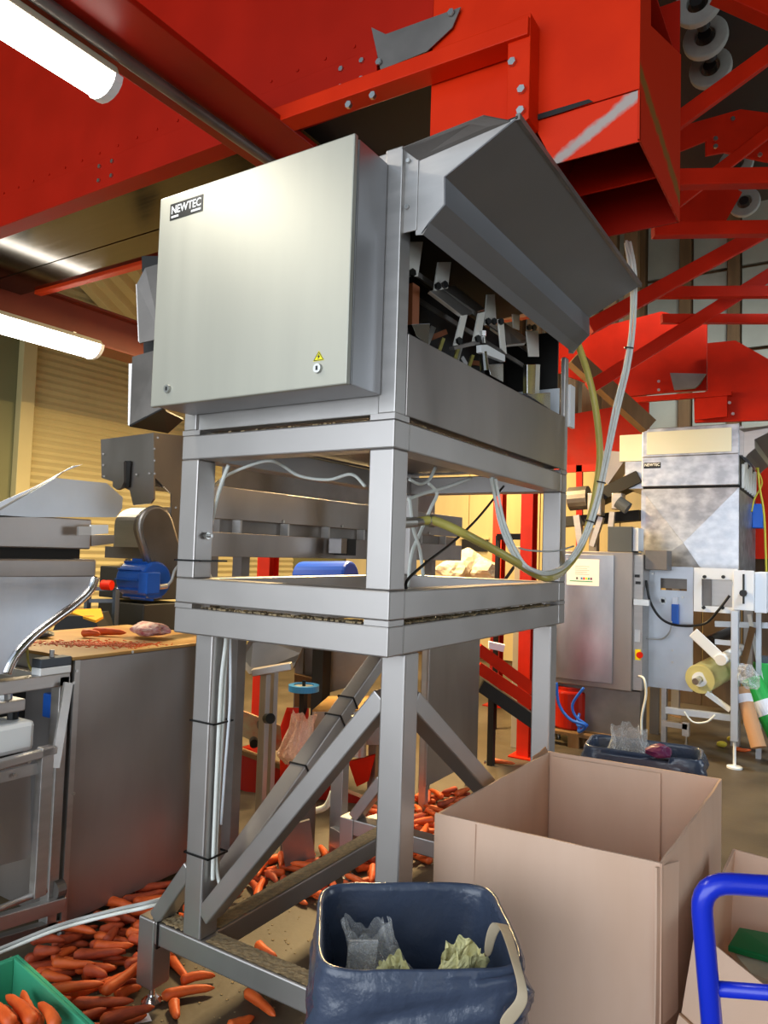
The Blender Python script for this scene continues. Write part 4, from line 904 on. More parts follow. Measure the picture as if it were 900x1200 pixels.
sh('panel_bracket', [(-1.59, -0.174, 0.811), (-1.59, 0.006, 0.813), (-1.59, 0.009, 0.769), (-1.59, -0.171, 0.77)], .01, 'steel')
bolts(bm_, [(-1.58, -0.164, 0.833), (-1.58, -0.122, 0.791), (-1.58, -0.066, 0.83)], (1, 0, 0), .008, .005)
MB().cyl((-1.58, -0.333, 0.309), (-1.58, 0.038, 0.305), .012, n=10).build('rod', 'steel', bm_, smooth=True)
MB().beam((-1.64, -0.299, 0.247), (-1.64, 0.16, 0.193), .04, .055).build('lower_bar', 'steel', bm_, bevel=.003)
MB().beam((-1.68, -0.273, 0.152), (-1.68, 0.186, 0.089), .04, .05).build('lower_bar', 'steel_dark', bm_, bevel=.003)
MB().cyl((-1.66, 0.124, 0.25), (-1.66, 0.163, 0.249), .038, n=18).build('roller_end', 'steel_dark', bm_)
sh('dark_back', [(-2.0, -0.1, 1.086), (-2.0, 0.214, 1.044), (-2.0, 0.262, 0.274), (-2.0, -0.056, 0.377)], .02, 'dark')
box(-1.9, -1.7, -0.224, -0.017, 1.0, 1.047).build('clamp_bar', 'steel', bm_, bevel=.005)
MB().cyl((-1.76, -0.074, 1.07), (-1.76, -0.072, 1.029), .03, n=14).build('clamp_rod', 'bolt', bm_)
box(-1.82, -1.72, 0.134, 0.166, 0.932, 1.033).build('blue_cover', 'motor_blue', bm_, bevel=.006)
cn = thing('canister', 'white plastic canister held in the bagging machine frame', 'canister', (-1.75, -0.019, 0.824))
cy_, cz_ = -0.033, 0.89
MB().box(-1.84, -1.68, -0.184, 0.02, 0.837, 0.96).build('body', 'white', cn, bevel=.02)
MB().cyl((-1.76, cy_, cz_ + .05), (-1.76, cy_, cz_ + .10), .022, n=14).build('cap', 'black', cn)
# switch box on top of the bar
sw = thing('switch_box', 'grey and white switch box with a knob on the bagging machine bar', 'switch box', (-1.68, .06, 1.137))
sy0, sy1 = 0.01, 0.15
box(-1.72, -1.655, sy0, sy1, 1.137, 1.168).build('base', 'white', sw, bevel=.004)
box(-1.72, -1.655, sy0, sy1, 1.168, 1.205).build('cover', 'grey_box', sw, bevel=.004)
MB().cyl((-1.69, (sy0 + sy1) / 2, 1.205), (-1.69, (sy0 + sy1) / 2, 1.235), .01, n=12).build('knob', 'steel', sw)
# hopper trough above
yb0, yb1 = -.75, .215
box(-2.35, X0, yb0, yb1, 1.655, 1.785).build('trough_band', 'steel_sheet', bm_, bevel=.006)
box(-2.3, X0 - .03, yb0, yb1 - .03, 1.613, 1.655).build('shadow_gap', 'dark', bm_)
sh('tray_side', [(-1.66, -0.383, 1.761), (-1.66, -0.384, 1.773), (-1.66, -0.194, 1.795), (-1.66, 0.031, 1.947), (-1.66, 0.279, 1.95), (-1.66, 0.368, 1.893), (-1.66, 0.367, 1.843), (-1.66, 0.337, 1.802)], .006, 'plate_white2')
sh('tray_back', [(-2.25, -0.082, 1.744), (-2.25, 0.307, 1.947), (-2.25, 0.514, 2.076), (-2.25, 0.568, 2.091), (-2.25, 0.463, 2.04), (-2.25, 0.396, 1.981), (-2.25, -0.077, 1.65)], .006, 'plate_white')
MB().sheet([(-1.67, -0.373, 1.68), (-1.67, 0.038, 1.945), (-2.25, 0.463, 2.04), (-2.25, -0.078, 1.669)], .005).build('tray_floor', 'galv', bm_)
for k, pts in enumerate(([(-1.6, 0.109, 1.75), (-1.6, 0.17, 1.753), (-1.6, 0.172, 1.717), (-1.6, 0.111, 1.714)], [(-1.6, 0.169, 1.76), (-1.6, 0.254, 1.764), (-1.6, 0.256, 1.727), (-1.6, 0.172, 1.717)])):
    sh('flat_bracket', pts, .012, ['steel', 'white'][k])
sh('flat_bracket', [(-1.68, 0.23, 1.718), (-1.68, 0.348, 1.722), (-1.68, 0.351, 1.684), (-1.68, 0.233, 1.669)], .05, 'steel')
# curved outlet chute
box(-2.2, X0 + .006, -.75, .245, 1.535, 1.612).build('chute_collar', 'steel_sheet', bm_, bevel=.008)
cv = [(-1.66, 0.243, 1.537), (-1.66, 0.221, 1.478), (-1.66, 0.154, 1.422), (-1.66, 0.07, 1.369), (-1.66, -0.006, 1.319), (-1.66, -0.065, 1.269), (-1.66, -0.107, 1.22), (-1.66, -0.131, 1.164)]
MB().sheet([(-1.66, -0.369, 1.543)] + cv + [(-1.66, -0.348, 1.19)], -.006).build('chute_side', 'galv2', bm_)
MB().tube(cv, .021, 10, 5).build('chute_rim', 'chrome', bm_, smooth=True)
uv = MB()
for p in cv: uv.v += [p, (p[0] - .5, p[1], p[2])]
uv.f = [(2 * i, 2 * i + 1, 2 * i + 3, 2 * i + 2) for i in range(len(cv) - 1)]
uv.build('chute_floor', 'steel', bm_, solid=.004, smooth=True)
cable('thin pale cable curving down behind the switch box', [(-1.75, 0.005, 1.269), (-1.75, 0.014, 1.188), (-1.75, 0.043, 1.139), (-1.7, 0.069, 1.127)], .005, 'hose')

# ---- elevator housing with blue motor
ev = thing('elevator_head', 'dull steel elevator head housing with rounded belt guard beside the left frame post', 'elevator', (-2.0, .8, 1.2))
HX, HY = -1.864, 0.693
def eh(nm, pts, th, mat='steel_sheet'): return MB().sheet(pts, th).build(nm, mat, ev)
EP = lambda *a: a
eh('front_plate', [(-2.294, 0.7, 2.243), (-1.873, 0.7, 2.254), (-1.848, 0.7, 1.914), (-1.872, 0.7, 1.893), (-2.003, 0.7, 1.885), (-2.035, 0.7, 1.961), (-2.162, 0.7, 2.009), (-2.27, 0.7, 2.034)], .01)
eh('side_plate', [(-1.857, 0.687, 2.251), (-1.857, 0.889, 2.265), (-1.857, 0.93, 1.592), (-1.857, 0.838, 1.68), (-1.857, 0.821, 1.95), (-1.857, 0.706, 2.027)], .01)
bolts(ev, [(-1.845, 0.705, 2.227), (-1.845, 0.687, 2.168), (-1.845, 0.691, 2.108), (-1.845, 0.695, 2.043), (-1.845, 0.844, 1.881), (-1.878, 0.69, 2.044), (-1.976, 0.69, 2.042), (-2.253, 0.69, 2.161), (-2.248, 0.69, 2.101), (-2.236, 0.69, 2.041)], (.7, -.7, 0), .006, .004, 'steel_dark')
sc_ = [(-2.145, 0.67, 2.113), (-2.056, 0.67, 2.109), (-2.047, 0.67, 2.003), (-2.065, 0.67, 1.972), (-2.099, 0.67, 1.964), (-2.134, 0.67, 1.982)]
eh('slot_cover', sc_, .02); eh('slot_dark', [(-2.069, 0.685, 2.116), (-2.021, 0.685, 2.114), (-2.024, 0.685, 1.981), (-2.057, 0.685, 1.973)], .006, 'dark')
box(-2.09, -1.87, .72, 1.05, 1.98, 2.18).build('inner_box', 'steel_dark', ev)
# drum guard: rounded box with its belt guard
dx0, dx1 = -2.09, -1.866; dz0, dz1 = 1.669, 1.882; dr_ = (dz1 - dz0)
pf = [(.66, dz0), (.66, dz0 + dr_ * .55)] + [(.66 + .16 - .16 * math.cos(a), dz0 + dr_ * .55 + dr_ * .45 * math.sin(a)) for a in [math.pi / 2 * i / 8 for i in range(1, 9)]] + [(1.0, dz1), (1.0, dz0)]
MB().prism([(dx0, y, z) for y, z in pf], (dx1 - dx0, 0, 0)).build('drum_guard', 'steel', ev)
box(dx0 - .12, dx1, .70, .98, dz0 - .06, dz0).build('scraper_box', 'steel_dark', ev)
gxa = -1.84
g0, g1 = V3((-1.8, 0.694, 1.772)), V3((-1.8, 0.834, 1.463)); gr = .095
gp_ = []
dd = (g1 - g0).normalized(); nn_ = Vector((0, dd.z, -dd.y))
a0 = math.atan2(nn_.z, nn_.y)
for i in range(13):
    a = a0 + math.pi * i / 12; gp_.append(g0 + Vector((0, math.cos(a), math.sin(a))) * gr)
if (gp_[6] - g0).dot(dd) > 0: gp_ = [g0 + (g0 - p) for p in gp_]
a_end = [gp_[-1] + dd * .28, gp_[0] + dd * .28]
MB().prism([tuple(p) for p in gp_ + a_end], (-.07, 0, 0)).build('belt_guard', 'steel_dark', ev, bevel=.004)
MB().tube([tuple(p + Vector((-.02, 0, 0))) for p in [a_end[1]] + gp_ + [a_end[0]]], .016, 8, 0).build('guard_rim', 'steel', ev, smooth=True)
mt = thing('electric_motor', 'blue electric motor with terminal box below the belt guard', 'motor', (-1.8, 0.711, 1.415))
mc = V3((-1.78, 0.688, 1.509))
MB().cyl(mc + Vector((-.2, 0, 0)), mc + Vector((.0, 0, 0)), .092, n=28).build('housing', 'motor_blue', mt, bevel=.01)
for i in range(12):
    a = 2 * math.pi * i / 12; v = Vector((0, math.cos(a), math.sin(a)))
    MB().beam(mc + v * .095 + Vector((-.19, 0, 0)), mc + v * .095 + Vector((-.02, 0, 0)), .006, .016, tuple(v)).build('cooling_fin', 'motor_blue', mt)
tb0 = V3((-1.76, 0.63, 1.495)); MB().box(-1.80, -1.735, tb0.y - .042, tb0.y + .042, tb0.z - .05, tb0.z + .055).build('terminal_box', 'motor_blue', mt, bevel=.006)
MB().cyl((-1.75, 0.669, 1.478), (-1.75, 0.723, 1.481), .013, n=12).build('cable_gland', 'bolt', mt)
cable('grey cable rising from the motor terminal box', [(-1.75, 0.723, 1.481), (-1.74, 0.745, 1.51), (-1.74, 0.763, 1.561), (-1.74, 0.8, 1.596)], .007, 'cable_grey')
# post carrying the elevator head
MB().box(-2.02, -1.92, 1.16, 1.24, 0, 2.0).build('post', 'steel_dark', ev)
# dark chutes above
dcx = thing('drop_chute', 'dark steel drop chute hanging above the elevator head', 'chute', (-2.0, .85, 2.3))
def dq(nm, pts, th, mat='steel_dark'): return MB().sheet(pts, th).build(nm, mat, dcx)
dq('lower_side', [(-2.078, 0.707, 2.672), (-1.865, 0.722, 2.695), (-1.866, 0.741, 2.389), (-2.091, 0.723, 2.312)], .01); dq('lower_edge', [(-2.102, 0.706, 2.638), (-2.086, 0.716, 2.639), (-2.095, 0.732, 2.305), (-2.107, 0.724, 2.314)], .02, 'steel')
dq('lower_back', [(-1.865, 0.722, 2.695), (-1.924, 0.975, 2.782), (-1.926, 0.997, 2.432), (-1.866, 0.741, 2.389)], .01)
dq('lower_floor', [(-2.091, 0.723, 2.303), (-1.866, 0.742, 2.38), (-1.965, 0.976, 2.374), (-2.115, 1.003, 2.312)], .01, 'dark')
dq('upper_side', [(-2.057, 0.695, 3.055), (-2.019, 0.713, 3.142), (-1.903, 0.727, 3.153), (-1.905, 0.752, 2.762), (-2.047, 0.722, 2.745)], .01); dq('upper_edge', [(-2.069, 0.699, 3.059), (-2.058, 0.706, 3.059), (-2.051, 0.731, 2.748), (-2.059, 0.725, 2.757)], .02, 'steel')
dq('hanger', [(-2.156, 0.796, 3.264), (-2.061, 0.856, 3.268), (-2.065, 0.916, 2.333), (-2.144, 0.866, 2.33)], .02, 'dark')

# ================================================================ SECOND LINE AT THE RIGHT
YR = 5.45
rm = thing('second_weigher', 'distant steel weighing machine with cream window strip and folded hopper panels', 'machine', (-.13, 6.1, 1.5))
RX0, RX1 = -0.553, 0.295; RZT, RZ1, RZ2, RZB = 2.951, 2.676, 2.379, 1.598
box(RX0, RX1, YR, 6.9, RZ1, RZT).build('head_box', 'galv', rm, bevel=.006)
box(RX0, RX1, YR - .004, 6.9, RZ2 + .012, RZ1).build('label_band', 'galv', rm, bevel=.006)
box(RX0 + .01, RX1 - .01, YR + .02, 6.85, RZ2 - .01, RZ2 + .012).build('gap', 'dark', rm)
box(RX0, RX1, YR, 6.9, RZB, RZ2 - .01).build('lower_box', 'galv', rm, bevel=.006)
box(RX0 + .045, RX1 - .06, YR - .008, YR + .002, RZ1 + .02, RZT - .035).build('window_strip', 'pane', rm, bevel=.003)
wmx = (RX0 + RX1) / 2; dz_ = RZ2 - RZB
fx_, fz_ = RX0 + (RX1 - RX0) * .46, RZB + dz_ * .33; ap = (fx_, YR - .05, fz_); fb_ = (RX0 + (RX1 - RX0) * .66, YR - .03, RZB)
for pts in ([(RX1, YR - .004, RZ2 - .014), ap, fb_, (RX1, YR - .004, RZB)], [(RX0, YR - .004, RZ2 - .014), (RX0, YR - .004, RZB), fb_, ap], [(RX0, YR - .004, RZ2 - .014), ap, (RX1, YR - .004, RZ2 - .014)]):
    MB().sheet(pts, .003).build('folded_panel', 'galv', rm)
rlx, rlz = RX0 + .02, RZ1 - .11
lb2 = box(rlx, rlx + .155, YR - .008, YR - .004, rlz, rlz + .055).build('label_plate', 'black', rm, label='black label reading NEWTEC')
text_mesh('lettering', 'NEWTEC', (rlx + .008, YR - .0085, rlz + .02), (1, 0, 0), (0, 0, 1), .028, 'white', lb2, (0, 0, 0), .02, .139)
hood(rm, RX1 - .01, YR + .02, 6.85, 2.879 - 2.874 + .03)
box(RX1 - .02, RX1 + .006, YR + .05, 6.8, RZ1 - .32, RZ1 - .02).build('mechanism_bay', 'dark', rm)
for i in range(6):
    y = YR + .15 + i * .2
    box(RX1, RX1 + .03, y, y + .06, RZ1 - .3, RZ1 - .08 + .04 * (i % 2)).build('link_arm', 'arm_white', rm)
box(RX1, RX1 + .1, 6.55, 6.7, 2.05, 2.3).build('valve_block', 'motor_blue', rm, bevel=.01)
box(RX0 - .24, RX0, YR + .1, 6.6, RZ1 - .02, RZT - .03).build('side_box', 'pane', rm, bevel=.005)
box(RX0 - .17, RX0, YR + .05, 6.6, RZ2 + .0, RZ1 - .03).build('side_sheet', 'galv', rm)
MB().sheet([(-0.976, 5.6, 2.784), (-0.689, 5.6, 2.752), (-0.787, 5.6, 2.628), (-0.919, 5.6, 2.435), (-0.972, 5.6, 2.505)], .3).build('side_chute', 'steel_sheet', rm)
# supports of the weigher behind the bagger
for x, y in ((RX0 + .03, 6.8), (RX1 - .1, 6.8), (RX0 + .03, 5.75), (RX1 - .1, 5.75)):
    box(x, x + .08, y, y + .08, 0, RZB).build('leg', 'steel_tube', rm)
# bagger
bg_ = thing('film_bagger', 'pale form-fill bagging machine with film roll below the second weigher', 'bagger', (.1, 5.2, 0))
def rp(nm, pts, th, mat='plate_white', bev=.004, par=None): return MB().sheet(pts, th).build(nm, mat, par or bg_, bevel=bev)
def frame_plate(nm, x0, x1, z0, z1, wx0, wx1, wz0, wz1, y, th, mat):
    m = MB(); m.box(x0, wx0, y, y + th, z0, z1).box(wx1, x1, y, y + th, z0, z1).box(wx0, wx1, y, y + th, z0, wz0).box(wx0, wx1, y, y + th, wz1, z1)
    return m.build(nm, mat, bg_)
YB = 5.15
ax0, ax1, az0, az1 = -0.432, -0.034, 0.549, 1.637
frame_plate('side_plate', ax0, ax1, az0, az1, -0.31, -0.086, 1.424, 1.53, YB, .02, 'plate_white2')
box(ax0 + .02, ax1 - .02, YB + .08, YB + .1, az1 - .2, az1 - .02).build('window_back', 'steel_dark', bg_)
bx0, bx1, bz0, bz1 = -0.013, 0.33, 1.257, 1.636
fp_ = frame_plate('sealing_frame', bx0, bx1, bz0, bz1, 0.049, 0.29, 1.308, 1.541, 5.05, .03, 'plate_white')
box(bx0 + .05, bx1 - .03, 5.14, 5.16, bz0 + .04, bz1 - .05).build('sealing_jaw', 'steel', bg_)
box(bx0 + .05, bx0 + .13, 5.10, 5.13, bz0 + .05, bz1 - .07).build('jaw_block', 'steel_dark', bg_)
cx0, cx1 = 0.303, 0.459
box(cx0, cx1, 5.02, 5.05, bz0 + .035, bz1 - .01).build('guide_plate', 'plate_white', bg_, bevel=.003)
box((cx0 + cx1) / 2 - .008, (cx0 + cx1) / 2 + .008, 5.015, 5.021, bz0 + .09, bz1 - .04).build('guide_slot', 'black', bg_)
MB().cyl(((cx0 + cx1) / 2, 4.98, (bz0 + bz1) / 2 - .01), ((cx0 + cx1) / 2, 5.02, (bz0 + bz1) / 2 - .01), .03, n=8).build('star_knob', 'black', bg_)
box(cx1, cx1 + .09, 5.06, 5.6, bz0 + .02, bz1 - .02).build('end_box', 'plate_white', bg_, bevel=.004)
for P_ in ((0.077, 5.04, 1.559), (0.225, 5.04, 1.565), (0.072, 5.04, 1.295), (0.22, 5.04, 1.304)): MB().cyl(P_, (P_[0], P_[1] - .03, P_[2]), .015, n=12).build('clamp_knob', 'black', bg_)
box(-0.404, -0.216, 4.95, 5.15, 1.603, 1.776).build('top_bracket', 'steel_dark', bg_, bevel=.004)
# film roll and arm
r0 = V3((0.048, 5.0, 0.686)); 
rl_ = MB().cyl(r0, r0 + Vector((.12, .62, .06)), .125, n=36).build('film_roll', 'film_roll', bg_, bevel=.006)
MB().ring(r0 - Vector((0, .01, 0)), r0 + Vector((0, .01, 0)), .062, .03, 24).build('roll_core', 'white', bg_)
MB().cyl(r0 - Vector((0.02, .1, 0.01)), r0 + Vector((0, .02, 0)), .028, n=12).build('roll_spindle', 'bolt', bg_)
MB().beam((-0.001, 4.95, 1.084), (0.227, 4.95, 0.876), .02, .09, (0, -1, 0) if False else (0, 0, 1)).build('tension_arm', 'white', bg_, bevel=.005)
a1 = V3((0.22, 4.95, 0.875)); MB().cyl(a1 - Vector((0, .03, 0)), a1 + Vector((.1, .5, .05)), .048, n=24).build('tension_roller', 'white', bg_, bevel=.003)
MB().cyl(V3((0.112, 5.1, 1.001)), V3((0.112, 5.1, 1.001)) + Vector((.1, .5, .05)), .05, n=20).build('feed_roller', 'black', bg_)
rp('roll_bracket', [(-0.02, 5.08, 0.668), (0.13, 5.08, 0.686), (0.131, 5.08, 0.57), (-0.019, 5.08, 0.566)], .02, 'plate_white2')
# stand of the bagger
px_ = 0.324; pt = 1.287
box(px_ - .028, px_ + .028, 4.93, 4.99, .22, pt).build('post', 'plate_white2', bg_, bevel=.004)
MB().cyl((px_, 4.96, .0), (px_, 4.96, .25), .012, n=10).cyl((px_, 4.96, 0), (px_, 4.96, .014), .06, n=20).build('foot', 'white', bg_)
MB().beam((-0.227, 5.0, 0.389), (0.3, 5.0, 0.399), .05, .055).build('lower_beam', 'plate_white2', bg_, bevel=.004)
MB().beam((0.102, 5.0, 0.578), (0.287, 5.0, 0.461), .04, .04).build('strut', 'white', bg_)
MB().beam((0.167, 5.0, 1.015), (0.324, 5.0, 1.015), .04, .04).build('link', 'plate_white2', bg_)
MB().beam((0.083, 5.6, 1.12), (0.517, 5.6, 1.139), .04, .05).build('rear_rail', 'plate_white2', bg_)
box(-0.294, -0.251, 5.15, 5.22, 0.05, az0).build('leg', 'steel', bg_)
box(-0.254, -0.045, 4.97, 5.03, 0.253, 0.297).build('step_bar', 'steel', bg_)
box(-0.086, -0.031, 4.97, 5.03, 0.196, 0.311).build('step_plate', 'steel', bg_)
MB().cyl((-0.058, 5.0, 0.21), (-0.058, 5.0, 0), .01, n=8).build('step_foot', 'bolt', bg_)
box(cx1 - .02, cx1 + .02, 5.4, 5.46, 0, bz0 + .05).build('leg', 'plate_white2', bg_)
MB().beam((0.376, 5.5, 1.233), (0.479, 5.5, 0.643), .05, .03).build('slant_strut', 'white', bg_)
MB().beam((0.331, 5.3, 0.725), (0.423, 5.3, 1.137), .04, .05).build('wood_strut', 'wood', bg_)
vb = box(-0.203, -0.146, 5.08, 5.15, 1.125, 1.305).build('air_cylinder', 'motor_blue', bg_, bevel=.005)
box(-0.198, -0.155, 5.10, 5.15, 1.29, 1.365).build('valve', 'plate_white', bg_)
fv = V3((-0.285, 5.14, 1.327))
for a in (0, 1): MB().beam(fv - Vector((.03 * (1 - a), 0, .03 * a)), fv + Vector((.03 * (1 - a), 0, .03 * a)), .03, .012, (0, 1, 0)).build('hand_wheel', 'white', bg_)
bolts(bg_, [(-0.201, 5.14, 0.894), (-0.2, 5.14, 0.789), (-0.375, 5.14, 1.569), (-0.119, 5.14, 1.368)], (0, -1, 0), .012, .01)
cable('black cable curving across the front of the film bagger', [(-0.403, 5.0, 1.508), (-0.365, 5.0, 1.32), (-0.269, 5.0, 1.177), (-0.127, 5.0, 1.128), (0.079, 5.0, 1.159), (0.194, 4.98, 1.284), (0.279, 4.98, 1.411)], .011, 'black')
cable('thin grey cable looping on the pale bagger plate', [(-0.409, 5.05, 0.989), (-0.278, 5.05, 0.993), (-0.207, 5.05, 1.066), (-0.193, 5.05, 1.157)], .006, 'cable_grey')
cable('white cable hanging beside the second electrical cabinet', [(-0.437, 4.9, 0.671), (-0.375, 4.85, 0.656), (-0.36, 4.85, 0.519), (-0.393, 4.85, 0.332), (-0.392, 4.85, 0.172)], .010, 'cable_white')
cable('pale cable drooping from the lower beam of the bagger', [(-0.065, 4.95, 0.405), (0.004, 4.95, 0.329), (0.111, 4.95, 0.345), (0.177, 4.95, 0.411)], .008, 'cable_white')
cable('yellow cable hanging beside the hood of the second weigher', [(0.396, 6.0, 2.606), (0.411, 6.0, 2.425), (0.448, 6.0, 2.179), (0.463, 6.0, 1.855), (0.478, 6.0, 1.373)], .010, 'hose_top')
cable('yellow cable bowed behind the hood of the second weigher', [(0.363, 6.2, 2.63), (0.416, 6.2, 2.477), (0.349, 6.2, 2.319), (0.326, 6.2, 2.193)], .008, 'hose_top')
# electrical cabinet
ec = thing('electrical_cabinet', 'floor-standing steel electrical cabinet with a paper notice, behind the big carton', 'cabinet', (-.6, 5.0, 0))
EY = 4.85
ex0, ex1, ez0, ez1 = -1.268, -0.483, 0.532, 1.754
box(ex0, ex1, EY, EY + .34, ez0, ez1).build('body', 'steel_sheet', ec, bevel=.008)
box(ex0 + .01, -0.645, EY - .012, EY, ez0 + .05, ez1 - .03).build('door', 'galv2', ec, bevel=.004)
box(-0.487, -0.407, EY + .05, EY + .34, ez0 + .01, ez1 - .02).build('side_unit', 'steel', ec, bevel=.004)
box(ex0 + .06, ex1 + .06, EY + .06, EY + .32, .06, ez0).build('plinth', 'steel_dark', ec, bevel=.004)
for x in (ex0 + .1, ex1): MB().cyl((x, EY + .12, 0), (x, EY + .12, .07), .018, n=10).build('foot', 'bolt', ec)
nt = box(-1.072, -0.774, EY - .0145, EY - .012, 1.439, 1.68).build('notice', 'paper', ec, label='white paper notice')
nx0 = -0.984; nz = 1.493
for i, colr in enumerate(('grey_box', 'blue_disc', 'orange', 'yellow', 'green', 'purple')):
    box(nx0 + i * .022 + (.02 if i else 0), nx0 + i * .022 + .016 + (.02 if i else 0), EY - .0155, EY - .0145, nz, nz + .02).build('printed_mark', colr, nt)
for i in range(5):
    box(nx0 - .01, nx0 + .12 - .02 * (i % 2), EY - .0153, EY - .0145, nz + .045 + i * .018, nz + .049 + i * .018).build('printed_line', 'cable_grey', nt)
box(nx0 - .06, nx0 + .15, EY - .0153, EY - .0145, nz - .02, nz - .012).build('printed_line', 'green', nt)
kn = box(-0.461, -0.418, EY + .02, EY + .05, 0.812, 0.901).build('isolator_plate', 'yellow', ec)
MB().cyl((-0.418, EY - .0, 0.858), (-0.418, EY + .02, 0.858), .028, n=14).build('isolator_knob', 'red', ec)
for P_ in ((-0.454, 4.9, 1.545), (-0.446, 4.9, 1.485)): box(P_[0] - .02, P_[0] + .02, EY + .03, EY + .05, P_[2] - .012, P_[2] + .012).build('latch', 'black', ec)
box(-0.474, -0.343, EY + .0, EY + .05, 1.29, 1.342).build('cross_bracket', 'bolt', ec)
box(-0.471, -0.427, EY + .04, EY + .05, 0.968, 1.073).build('type_plate', 'white', ec)
gb = thing('grey_box', 'dark grey equipment box on top of the electrical cabinet', 'box', (-0.596, 4.95, 1.784))
gx0, gx1, gz0, gz1 = -0.721, -0.503, ez1, 1.982
box(gx0, gx1, 4.9, 5.15, gz0, gz1).build('case', 'grey_box', gb, bevel=.005)
box(gx1, gx1 + .05, 4.92, 5.12, gz0 + .01, gz1 - .01).build('end_plate', 'plate_white', gb, bevel=.004)
# infeed mechanics above the cabinet
im = thing('infeed_conveyor', 'dark infeed conveyor with steel drive head beside the second weigher', 'conveyor', (-.9, 5.6, 1.9))
MB().beam((-1.106, 5.6, 2.247), (-0.587, 5.6, 2.494), .3, .12).build('bed', 'dark', im)
MB().beam((-1.404, 5.7, 2.059), (-0.606, 5.7, 2.13), .2, .1).build('lower_bed', 'dark', im)
MB().cyl((-1.27, 5.5, 2.285), (-1.078, 5.5, 2.299), .12, n=18).build('drum', 'steel_dark', im)
box(-1.047, -0.912, 5.35, 5.5, 2.113, 2.332).build('bearing', 'steel', im, bevel=.01)
box(-0.813, -0.715, 5.35, 5.5, 2.17, 2.328).build('gear_head', 'steel', im, bevel=.01)
MB().cyl((-0.748, 5.34, 2.241), (-0.651, 5.34, 2.174), .06, n=16).build('drive_motor', 'grey_box', im)
MB().beam((-0.812, 5.4, 2.146), (-0.826, 5.4, 1.996), .05, .05).build('support_post', 'steel', im)
MB().beam((-0.932, 5.45, 2.099), (-1.021, 5.45, 1.81), .05, .07, (0, -1, 0)).build('discharge_lip', 'steel', im)
MB().beam((-1.165, 5.4, 2.113), (-1.117, 5.4, 1.807), .06, .06).build('support_post', 'steel', im)
MB().box(-1.1, -1.02, 5.6, 5.7, 0, 2.0).build('floor_post', 'steel_dark', im)
# low pallet and hose behind the far leg
pl = thing('pallet', 'wooden pallet edge under a red machine behind the far leg', 'pallet', (-.9, 5.0, 0))
for i in range(3):
    box(-1.35, -.55, 4.72 + .16 * i, 4.82 + .16 * i, .10, .125).build('board', 'wood', pl)
    box(-1.35 + .35 * i, -1.25 + .35 * i, 4.72, 5.14, 0, .10).build('block', 'wood', pl)
rb_ = thing('red_drum', 'red round container wrapped by a blue hose on the pallet', 'container', (-1.05, 4.95, .125))
MB().cyl((-1.05, 4.95, .125), (-1.05, 4.95, .47), .15, n=28).build('body', 'red_beam', rb_, bevel=.02)
MB().cyl((-1.05, 4.95, .47), (-1.05, 4.95, .50), .12, n=28).build('lid', 'red_beam', rb_)
cable('blue hose curving in front of the red container', [(-1.073, 4.6, 0.576), (-1.046, 4.6, 0.392), (-0.944, 4.6, 0.273), (-0.808, 4.6, 0.242), (-.9, 4.72, .15), (-.93, 4.84, .22)], .014, 'motor_blue')
cable('second blue hose above the pallet', [(-0.843, 4.65, 0.552), (-0.939, 4.65, 0.399), (-0.907, 4.65, 0.292), (-0.808, 4.65, 0.233), (-.92, 4.74, .2), (-.94, 4.85, .28)], .012, 'motor_blue')
# rolls and bags leaning at the right edge
MB_ = MB().cyl((0.498, 5.0, 0.187), (0.353, 5.1, 0.681), .06, n=24)
ct = thing('card_tube', 'brown cardboard tube leaning at the right edge, white paper near its top', 'tube', (0.498, 5.0, 0.187))
p0, p1 = V3((0.507, 4.9, 0.209)), V3((0.365, 5.05, 0.646)); MB().cyl(p0, p1, .058, n=24).build('tube', 'tan_card', ct)
MB().cyl(p0.lerp(p1, .74), p0.lerp(p1, .88), .0595, n=24).build('paper_band', 'paper', ct)
p0, p1 = V3((0.625, 5.2, 0.265)), V3((0.411, 5.3, 0.698)); gs = thing('green_bag_roll', 'green printed plastic film roll leaning behind the card tube', 'film roll', p0)
MB().cyl(p0, p1, .085, n=24).build('film', 'green_bag', gs, bevel=.01); MB().cyl(p0.lerp(p1, .35), p0.lerp(p1, .6), .0865, n=24).build('print_band', 'paper', gs)
p0, p1 = V3((0.505, 5.6, 0.259)), V3((0.49, 5.6, 0.812)); gs = thing('green_bag_roll', 'upright green film roll at the very right edge', 'film roll', p0)
MB().cyl(p0, p1, .095, n=24).build('film', 'green_bag', gs, bevel=.01); MB().cyl(p0.lerp(p1, .3), p0.lerp(p1, .5), .0965, n=24).build('print_band', 'paper', gs)
MB().cyl(p1, p1 + Vector((0, 0, .05)), .08, n=20).build('core', 'grey_box', gs)
crumple('clear_bag', 'crumpled clear plastic bag beside the leaning card tube', 'bag', (0.42, 4.95, 0.757), (.1, .08, .13), 'film', 71, .4)
tag(MB().sheet([(-0.559, 7.075, 0.004), (-0.429, 6.957, 0.004), (-0.395, 6.662, 0.004), (-0.527, 6.763, 0.004)], .004).build('floor_scrap', 'wood'), 'brown scrap on the floor under the film bagger', 'scrap')
put_carrot(CAR[3], 0.321, 5.598, .02, .3, 'carrot on the floor beside the bagger foot', None)
for lab, P_ in (('yellow potato beside the bagger foot', (0.142, 5.627, 0.03)), ('second yellow potato beside the bagger foot, further back', (0.194, 5.905, 0.03))):
    crumple('potato', lab, 'potato', P_, (.05, .035, .03), 'hose_top', 72, .15)

